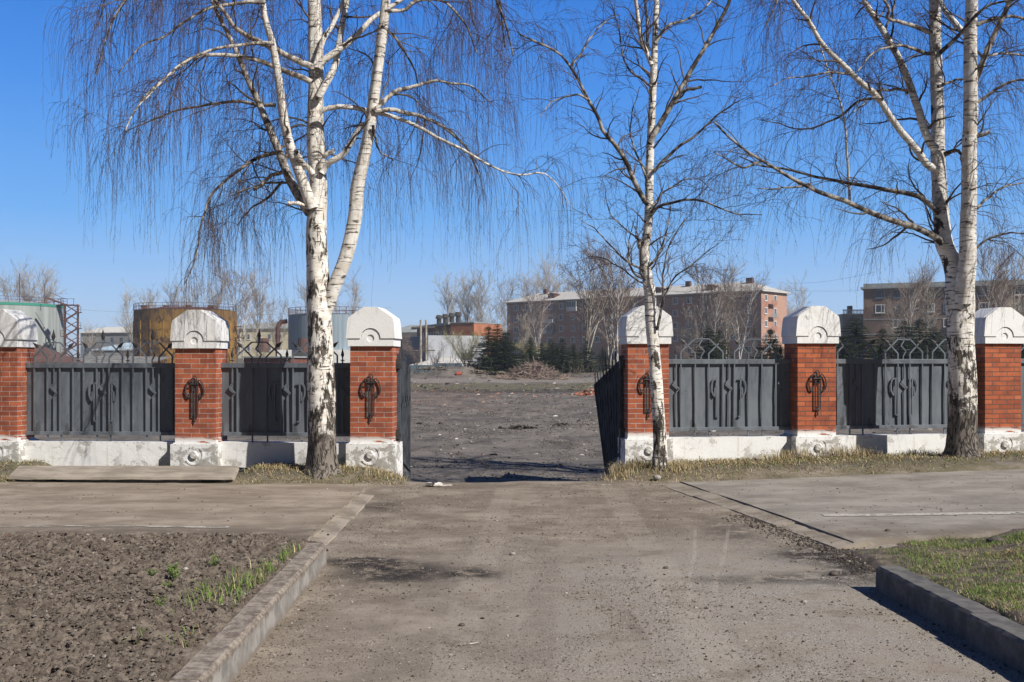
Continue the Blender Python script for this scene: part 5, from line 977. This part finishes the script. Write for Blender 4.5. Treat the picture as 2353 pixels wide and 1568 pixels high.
def rubble(label, u, Y, w, h, n, pal, s0):
    m = MB(); X_ = ux(u, Y); x = rg.normal(0, w*.3, n); y = rg.normal(0, w*.25, n); e = np.exp(-(x/(w*.4))**2-(y/(w*.35))**2); S = s0*rg.uniform(.4, 1.2, n)
    stones(m, np.stack([x, y, h*e*rg.rand(n)], -1), S, pick(rg, n, pal, [1]*len(pal)), rg, (.5, .8)); o = m.build('rubble_heap', MVC, usecol=True); o.location = (X_, Y, float(hz(X_, Y))); tag(o, label, 'rubble heap', kind='stuff')
rubble('small heap of broken red bricks left of the right gate leaf', 1363, 56, 2.2, .35, 130, [(.42, .17, .11), (.34, .13, .08), (.36, .33, .3)], .10)
rubble('dark clump of earth in the yard centre right', 1195, 33, 1.1, .12, 90, [(.05, .045, .04), (.08, .07, .06)], .06)
rubble('second smaller dark earth clump right of the centre one', 1290, 34, .6, .10, 40, [(.05, .045, .04), (.08, .07, .06)], .05)
rubble('heap of earth and stones by the low blue fence', 1000, 99, 3, .3, 110, [(.16, .13, .10), (.22, .19, .15), (.11, .09, .07)], .14)
rubble('heap of earth in front of the left spruce cluster', 1095, 98, 4, .3, 120, [(.16, .13, .10), (.20, .16, .12), (.11, .09, .07)], .16)
o = MB().cyl((0, 0), .16, 0, .5, 14).build('red_barrel', simple('red_paint', (.36, .08, .05))); X_ = ux(1048, 96); o.location = (X_, 96, float(hz(X_, 96))+.12); o.rotation_euler = (0, R_(85), .3); tag(o, 'small red object lying before the dirt mound', 'barrel')
# dry shrubs band at the yard edge
m = MB(); x = rg.uniform(-14, 60, 1300); y = rg.uniform(98, 112, 1300); keep = fbm(xyz(x*.18, y*.1), 3, 90) > -.08; x, y = x[keep], y[keep]; n = len(x); d = rg.normal(size=(n, 3))*.35+np.array([0, 0, 1]); d /= np.linalg.norm(d, axis=1, keepdims=True); b = np.stack([x, y, hz(x, y)], -1); l = rg.uniform(.3, 1.5, n)[:, None]
P = np.stack([b, b+d*l*.5, b+d*l+rg.normal(size=(n, 3))*.08], 1); m.tubes(P, np.full((n, 3), .018), 3); tag(m.build('dry_weeds', MTWD), 'band of dry weeds and brush along the far edge of the yard', 'dry weeds', kind='stuff')
MTWV = m_vcol('twig_bark', .8, .2, .1, 20)
def birch(label, base, trunks, limbs, extra, tw, mats, seed, Yt, cols=None):
    rg = np.random.RandomState(seed); b = at(base[0], base[1], Yt); r = empty('birch_tree', label, 'birch tree', tuple(b), 0, 'birch trees along the fence'); org = b
    TR = [stem(p, Yt+a, Yt+c, 150, 44, mats[0] if i == 0 else mats[1], 'trunk' if i == 0 else 'stem', r, seed+i, .12, fl, org) for i, (p, a, c, fl) in enumerate(trunks)]
    LM = []
    for i, (pts, r0, r1, y0, y1, kind) in enumerate(limbs):
        P, Rr = limb(pts, r0, r1, Yt+y0, Yt+y1, seed=seed+i); LM.append((P[None], Rr[None]))
        MB().tubes(P-org, Rr, 10).build('branch', mats[1+kind], r, smooth=True)
    H = []
    for i, (pts, r0, r1, y0, y1) in enumerate(extra):     # limbs above the picture that carry the hanging twigs
        P, Rr = limb(pts, r0, r1, Yt+y0, Yt+y1, seed=seed+50+i); H.append((P[None], Rr[None])); MB().tubes(P-org, Rr, 8).build('branch', mats[3], r, smooth=True)
    A = cat(*(LM+H)); tops = [(p[:, int(.45*p.shape[1]):], q[:, int(.45*q.shape[1]):]) for p, q in TR]
    L1 = spawn(rg, A[0], A[1], tw['n1'], .12, 1, tw['L1'], (.5, 1.3), 10, tw['d1'], .16, tw['u1'], .45, .0045, .022)
    T1 = spawn(rg, *cat(*tops), tw['nt'], 0, 1, tw['L1'], (.6, 1.3), 10, tw['d1'], .15, .25, .3, .0045, .018)
    L2 = spawn(rg, *cat(A, L1, T1), tw['n2'], .15, 1, tw['L2'], (.4, 1.1), 9, tw['d2'], .17, tw['u2'], .45, .0030, .007)
    L3 = spawn(rg, *cat(A, L1, L2, L2, T1), tw['n3'], .25, 1, tw['L3'], (.3, 1.1), 10, tw['d3'], .09, 0, .5, .0024, .0034)
    L4 = spawn(rg, *cat(L2, L3, L3), tw['n4'], .1, 1, (.06, .24), (.3, .7), 4, tw['d3']*.7, .12, 0, .6, .0016, .0021, .1)
    D4 = spawn(rg, *cat(L3, L4), tw['n5'], .2, 1, (.018, .034), (.3, 1.2), 3, .4, .1, 0, 1, .0022, .0030, .1)    # catkins and buds
    m = MB(); cb, ct = (.13, .105, .085), (.082, .048, .030); sh = lambda n, c: np.array(c)[None]*rg.uniform(.55, 1.5, (n, 1))
    m.tubes(L1[0]-org, L1[1], 5, sh(len(L1[0]), cb)).tubes(T1[0]-org, T1[1], 5, sh(len(T1[0]), cb))
    m.tubes(L2[0]-org, L2[1], 4, sh(len(L2[0]), (.085, .055, .045))).tubes(L3[0]-org, L3[1], 3, sh(len(L3[0]), ct)).tubes(L4[0]-org, L4[1], 3, sh(len(L4[0]), ct)).tubes(D4[0]-org, D4[1]*np.array([.8, 1.9, .5])[None]*1.0, 3, sh(len(D4[0]), ct)); m.build('crown', mats[4], r, smooth=True, usecol=True)
    return r
BARK1 = m_bark('birch_bark_thick', .72, 7.5, .59, .615, 0); BARKS = m_bark('birch_bark_stem', -5, -4, .565, .66, 3)
BARK2 = m_bark('birch_bark_slim', .12, 2.2, .575, .60, 11); BARK3 = m_bark('birch_bark_double', .9, 4.2, .575, .60, 21)
birch('thick white birch with a leaning second stem and drooping twigs left of the gate', (742, 1092),
 [([(740, 1105, 46), (740, 1060, 34), (740, 1000, 32), (738, 900, 32.5), (736, 800, 29), (732, 700, 28), (730, 620, 26), (727, 550, 24), (728, 500, 23), (732, 430, 20), (728, 380, 20), (725, 300, 20), (726, 200, 18), (725, 100, 17), (722, 0, 15), (716, -150, 12), (712, -350, 7), (705, -520, 2)], 0, .3, .30),
  ([(748, 735, 10), (768, 660, 17), (795, 590, 16.5), (815, 500, 16), (822, 430, 15.5), (845, 320, 13.5), (858, 230, 12.5), (872, 130, 11.5), (885, 20, 10.5), (895, -100, 8), (905, -280, 3)], .05, -.5, 0)],
 [([(718, 480), (700, 430), (660, 320), (645, 230), (630, 130), (608, 30), (600, -40), (585, -190)], 14, 4, -.05, -.7, 0),
  ([(712, 490), (690, 455), (660, 400), (640, 345), (600, 250), (568, 180), (545, 120), (520, 70), (490, 10), (465, -70)], 12, 3, .05, .9, 1),
  ([(718, 400), (696, 375), (680, 350)], 7, 7, 0, -.3, 0),
  ([(718, 160), (703, 149), (633, 112), (580, 88), (537, 57), (497, 4), (450, -60)], 8, 3, -.1, -1.2, 1),
  ([(716, 190), (703, 182), (642, 160), (576, 136), (510, 125), (449, 132), (400, 167), (343, 211), (304, 264), (286, 308)], 7, 1.2, -.1, -1.8, 1),
  ([(633, 242), (594, 242), (537, 233), (466, 242), (396, 259), (326, 286), (290, 303)], 5, 1.2, .6, 1.4, 1),
  ([(640, 352), (629, 352), (589, 365), (537, 400), (488, 448), (466, 505), (449, 593), (423, 655)], 5, 1.0, .3, -.7, 2),
  ([(650, 417), (611, 457), (572, 483), (545, 518)], 4, 1, .2, .6, 2), ([(660, 395), (630, 400), (605, 420), (582, 437)], 5, 3.5, .2, .1, 2),
  ([(630, 100), (611, 99), (554, 103), (488, 118), (422, 145), (370, 193), (308, 255)], 5, 1.0, -.5, -2.2, 1),
  ([(608, 5), (555, 7), (488, 18), (422, 53), (378, 84), (325, 105), (270, 170)], 5, 1.2, -.5, -1.0, 1),
  ([(738, 400), (750, 378), (790, 352), (821, 303), (838, 286)], 8, 6, 0, -.15, 0),
  ([(733, 262), (750, 250), (790, 246), (852, 255), (917, 272), (975, 299), (1027, 325), (1071, 347), (1115, 374), (1172, 400), (1216, 402), (1247, 398), (1282, 426), (1309, 470)], 6.5, 1, -.1, .9, 0),
  ([(860, 255), (913, 255), (966, 266), (1014, 290), (1054, 321), (1075, 345), (1100, 400)], 6, 2, -.3, 1.6, 1),
  ([(858, 256), (869, 246), (904, 215), (948, 198), (992, 187), (1036, 191), (1084, 198), (1130, 240)], 6.5, 1.3, -.3, .9, 1),
  ([(728, 160), (737, 145), (794, 101), (838, 62), (882, 26), (922, 0), (957, -26), (1040, -70)], 9, 3, -.1, .4, 0),
  ([(884, 26), (904, 24), (935, 20), (957, 0), (1014, 0), (1045, 26), (1075, 70), (1097, 123)], 5, 1.5, -.4, .8, 1),
  ([(878, 60), (895, 75), (930, 119), (957, 176), (960, 230)], 4, 1, -.4, .9, 2),
  ([(728, 225), (733, 220), (764, 163), (781, 97), (792, 26), (801, -18), (822, -150)], 9, 5, 0, .5, 0),
  ([(724, 155), (742, 97), (764, 57), (786, 9), (800, -50)], 7, 4, 0, .3, 0),
  ([(857, 290), (858, 299), (873, 347), (904, 371)], 3.5, 1.2, -.3, 0, 2), ([(735, 390), (745, 360), (768, 347)], 6, 5, 0, -.1, 0), ([(712, 478), (690, 470), (662, 466)], 6, 4, -.05, -.15, 0)],
 [([(716, -60), (600, -150), (470, -150), (350, -60), (265, 40), (220, 170)], 8, 1.5, 0, -1.3), ([(714, -120), (560, -230), (400, -220), (270, -90), (225, 60)], 8, 1.5, 0, 1.0), ([(714, -150), (600, -260), (480, -230), (390, -120), (340, 0)], 7, 1.5, 0, -2.0),
  ([(888, -60), (1000, -130), (1090, -90), (1150, 20), (1180, 130)], 7, 1.5, -.4, .5), ([(890, -110), (1010, -200), (1100, -150), (1140, -30), (1160, 110)], 7, 1.5, -.4, 1.6), ([(716, -180), (860, -260), (980, -200), (1060, -60), (1090, 60)], 7, 1.5, 0, 1.8), ([(714, -100), (640, -170), (560, -90), (530, 40)], 6, 1.5, 0, 1.8)],
 dict(n1=150, L1=(.5, 1.2), d1=.14, u1=.1, nt=22, n2=560, L2=(.3, .85), d2=.45, u2=0, n3=4500, L3=(.45, 1.9), d3=1.5, n4=8500, n5=8000),
 (BARK1, BARKS, MBRN, MBRD, MTWV), 3, 15.84)
birch('slim single birch with upswept branches in front of the right gate pillar', (1517, 1085),
 [([(1518, 1098, 24), (1516, 1075, 17), (1517, 1020, 15.5), (1512, 941, 14), (1508, 879, 14.5), (1505, 832, 13), (1499, 769, 13.5), (1495, 723, 13), (1494, 679, 13.5), (1487, 633, 12.5), (1480, 580, 12.5), (1489, 527, 10), (1492, 439, 9.5), (1494, 351, 9.5), (1498, 264, 8.5), (1500, 198, 8.5), (1504, 123, 7.5), (1507, 44, 6.5), (1512, -60, 4.5), (1515, -220, 1.5)], 0, .2, .35)],
 [([(1490, 470), (1476, 453), (1452, 409), (1439, 378), (1412, 330), (1388, 303), (1373, 264), (1355, 233), (1333, 189), (1311, 154), (1281, 121), (1245, 99), (1195, 80)], 6.5, 1.8, 0, -.9, 1),
  ([(1355, 233), (1325, 218), (1294, 224), (1263, 240), (1240, 270)], 3, .8, -.6, -.9, 2), ([(1311, 154), (1338, 119), (1360, 84), (1395, 48), (1421, 35)], 3, 1, -.7, -.2, 2),
  ([(1492, 330), (1522, 277), (1544, 237), (1566, 198), (1593, 154), (1632, 88), (1659, 35), (1676, 0), (1700, -70)], 7, 3.5, 0, .6, 1),
  ([(1540, 245), (1566, 215), (1588, 204), (1612, 200)], 4.5, 3.5, .1, -.1, 2),
  ([(1500, 395), (1509, 387), (1544, 351), (1588, 321), (1623, 290), (1663, 255), (1698, 233)], 4.5, 1.4, 0, -.5, 1),
  ([(1494, 495), (1500, 488), (1527, 470), (1571, 461), (1614, 464), (1658, 479), (1702, 492), (1751, 494)], 4, 1, 0, -.7, 1),
  ([(1497, 150), (1483, 119), (1470, 75), (1461, 0), (1448, -110)], 5.5, 3.5, 0, -.3, 0), ([(1497, 140), (1491, 119), (1487, 48), (1480, -20), (1478, -120)], 4, 2.5, 0, .4, 1),
  ([(1504, 100), (1513, 88), (1535, 57), (1580, 45), (1623, 13), (1650, -30)], 4, 1.5, 0, .6, 1),
  ([(1494, 480), (1540, 430), (1600, 410), (1640, 440)], 2.5, .8, 0, .8, 2), ([(1490, 420), (1455, 330), (1450, 270), (1470, 200)], 3, 1, 0, .7, 2), ([(1476, 620), (1430, 590), (1380, 540), (1330, 500)], 3, .8, 0, -.4, 2),
  ([(1476, 640), (1450, 620), (1445, 560), (1460, 500)], 3, .8, 0, .3, 2), ([(1510, 760), (1523, 680), (1525, 620), (1540, 560), (1575, 500)], 3.6, 1, -.05, -.3, 2), ([(1522, 690), (1550, 640), (1600, 600), (1650, 560)], 2.5, .8, -.1, -.5, 2),
  ([(1492, 610), (1510, 590), (1530, 540), (1540, 470)], 3.2, .8, 0, .4, 2), ([(1490, 660), (1460, 640), (1400, 600), (1360, 590)], 2.6, .7, 0, .6, 2), ([(1470, 570), (1466, 552), (1462, 542)], 4.5, 3, 0, -.1, 1), ([(1498, 200), (1440, 150), (1420, 60), (1400, 0)], 3, 1, 0, .8, 2), ([(1480, 560), (1410, 500), (1390, 440)], 2.4, .7, 0, .3, 2)],
 [([(1512, -40), (1600, -120), (1680, -100), (1730, 0)], 4, 1, 0, -.8), ([(1512, -60), (1420, -140), (1340, -120), (1290, -20)], 4, 1, 0, .8)],
 dict(n1=150, L1=(.35, 1.0), d1=-.02, u1=.25, nt=26, n2=420, L2=(.25, .7), d2=.04, u2=.12, n3=1500, L3=(.15, .5), d3=.16, n4=2600, n5=2200),
 (BARK2, BARKS, MBRD, MBRD, MTWV), 7, 15.9)
birch('double stemmed tall birch with black fissured foot at the right', (2214, 1055),
 [([(2214, 1068, 48), (2213, 1040, 38), (2212, 1000, 34), (2212, 923, 32), (2210, 850, 31), (2207, 783, 30), (2206, 720, 31), (2204, 670, 33), (2203, 640, 30), (2188, 600, 24), (2170, 560, 21), (2163, 500, 18), (2159, 439, 17), (2155, 352, 16), (2155, 264, 15), (2152, 176, 14), (2149, 88, 13.5), (2147, 0, 13), (2140, -150, 10), (2130, -360, 3)], 0, .4, .30),
  ([(2212, 700, 19), (2219, 640, 21), (2224, 590, 18.5), (2224, 527, 17.5), (2227, 439, 16.8), (2227, 352, 16), (2230, 264, 15.8), (2230, 176, 14.8), (2230, 88, 14.2), (2233, 0, 13), (2240, -200, 9), (2245, -380, 3)], -.06, -.6, 0)],
 [([(2155, 390), (2127, 378), (2105, 347), (2061, 290), (2017, 224), (1973, 189), (1934, 149), (1886, 97), (1855, 44), (1824, 4), (1795, -60)], 9, 4, 0, -.8, 0),
  ([(2152, 345), (2134, 321), (2114, 264), (2092, 198), (2066, 136), (2039, 88), (2009, 40), (1987, 0), (1955, -90)], 10, 6, 0, .8, 0),
  ([(2165, 560), (2149, 545), (2105, 523), (2061, 510), (2000, 490), (1947, 466), (1894, 448), (1841, 422), (1784, 387), (1749, 365), (1710, 343), (1666, 308), (1640, 280)], 8.5, 2, 0, -1.5, 2),
  ([(2160, 490), (2140, 475), (2105, 450), (2052, 439), (2000, 428), (1947, 420), (1885, 409), (1833, 395), (1797, 387), (1750, 382), (1700, 360)], 7, 1.5, 0, .9, 2),
  ([(1770, 380), (1749, 371), (1710, 384), (1675, 369), (1640, 350)], 3.5, 1.2, -1., -1.4, 2), ([(1870, 432), (1854, 426), (1797, 433), (1740, 433)], 3, 1.2, -.7, -.6, 2),
  ([(1952, 466), (1951, 422), (1945, 330), (1934, 246), (1912, 189), (1899, 145), (1880, 90)], 3.5, 1.5, .5, .2, 0),
  ([(2017, 224), (1969, 233), (1929, 268), (1877, 292), (1828, 297), (1784, 282), (1740, 275)], 3.5, 1, -.4, .5, 2),
  ([(1955, 172), (1943, 169), (1903, 165), (1841, 178), (1800, 184), (1770, 200)], 3, .8, -.4, -1.5, 2), ([(2085, 215), (2079, 207), (2043, 207), (2017, 215), (1960, 260)], 4, 1, .4, -.2, 2),
  ([(2150, 80), (2136, 75), (2079, 55), (2039, 42), (2043, 20), (2010, -30)], 6, 2.5, 0, -.8, 1), ([(2152, 125), (2129, 121), (2096, 114), (2060, 105), (2010, 120), (1970, 165)], 5, 1, 0, -1.2, 2),
  ([(2155, 128), (2158, 123), (2206, 79), (2241, 35), (2272, 13), (2330, 0)], 5.5, 2, -.3, -1.0, 2), ([(2150, -5), (2162, 9), (2180, 35), (2211, 70), (2225, 80)][::-1], 7, 5, -.2, .3, 0),
  ([(2232, 215), (2237, 202), (2250, 163), (2267, 119), (2294, 57), (2320, 4), (2345, -60)], 8, 5, -.3, -.7, 1),
  ([(2230, 245), (2254, 233), (2294, 202), (2342, 185), (2400, 200), (2450, 240)], 4.5, 1.2, -.3, -.9, 1), ([(2262, 130), (2307, 123), (2351, 127), (2420, 150)], 3.5, 1.2, -.4, .4, 1),
  ([(2232, 318), (2250, 312), (2274, 303)], 7, 4, -.3, -.4, 2), ([(2230, 590), (2241, 571), (2280, 545), (2340, 535), (2400, 560)], 3.5, 1, -.1, -.7, 2), ([(2228, 500), (2245, 480), (2290, 440), (2350, 420), (2400, 430)], 4, 1, -.1, .6, 2), ([(2155, 200), (2190, 185), (2235, 180)], 4, 2, 0, .3, 2), ([(2170, 355), (2195, 345), (2206, 352), (2210, 380)], 6, 2, 0, -.2, 2)],
 [([(2143, -60), (2020, -150), (1900, -120), (1800, -20), (1760, 60)], 7, 1.3, 0, -1.2), ([(2140, -140), (2000, -230), (1850, -180), (1740, -40)], 7, 1.3, 0, 1.1), ([(2236, -60), (2330, -160), (2430, -120), (2480, 0)], 7, 1.3, -.5, -1), ([(2236, -120), (2340, -230), (2460, -180)], 7, 1.3, -.5, .9), ([(2230, 60), (2330, 40), (2420, 90), (2470, 200)], 5, 1.2, -.5, 1.)],
 dict(n1=160, L1=(.5, 1.2), d1=.06, u1=.12, nt=24, n2=520, L2=(.3, .85), d2=.3, u2=0, n3=2900, L3=(.35, 1.4), d3=1.1, n4=6500, n5=6000),
 (BARK3, BARKS, MBRN, MBRD, MTWV), 11, 16.46)

# ---------------------------------------------------------------- thin spring haze
hm = bpy.data.materials.new('haze'); hm.use_nodes = True; ht = hm.node_tree; ht.nodes.remove(ht.nodes['Principled BSDF']); pv = ht.nodes.new('ShaderNodeVolumePrincipled'); pv.inputs['Color'].default_value = (.80, .88, 1, 1); pv.inputs['Density'].default_value = .00042; pv.inputs['Anisotropy'].default_value = .0
ht.links.new(pv.outputs[0], ht.nodes['Material Output'].inputs['Volume'])
tag(MB().box(-1600, 1600, -60, 3600, -3, 40).build('haze', hm), kind='stuff')
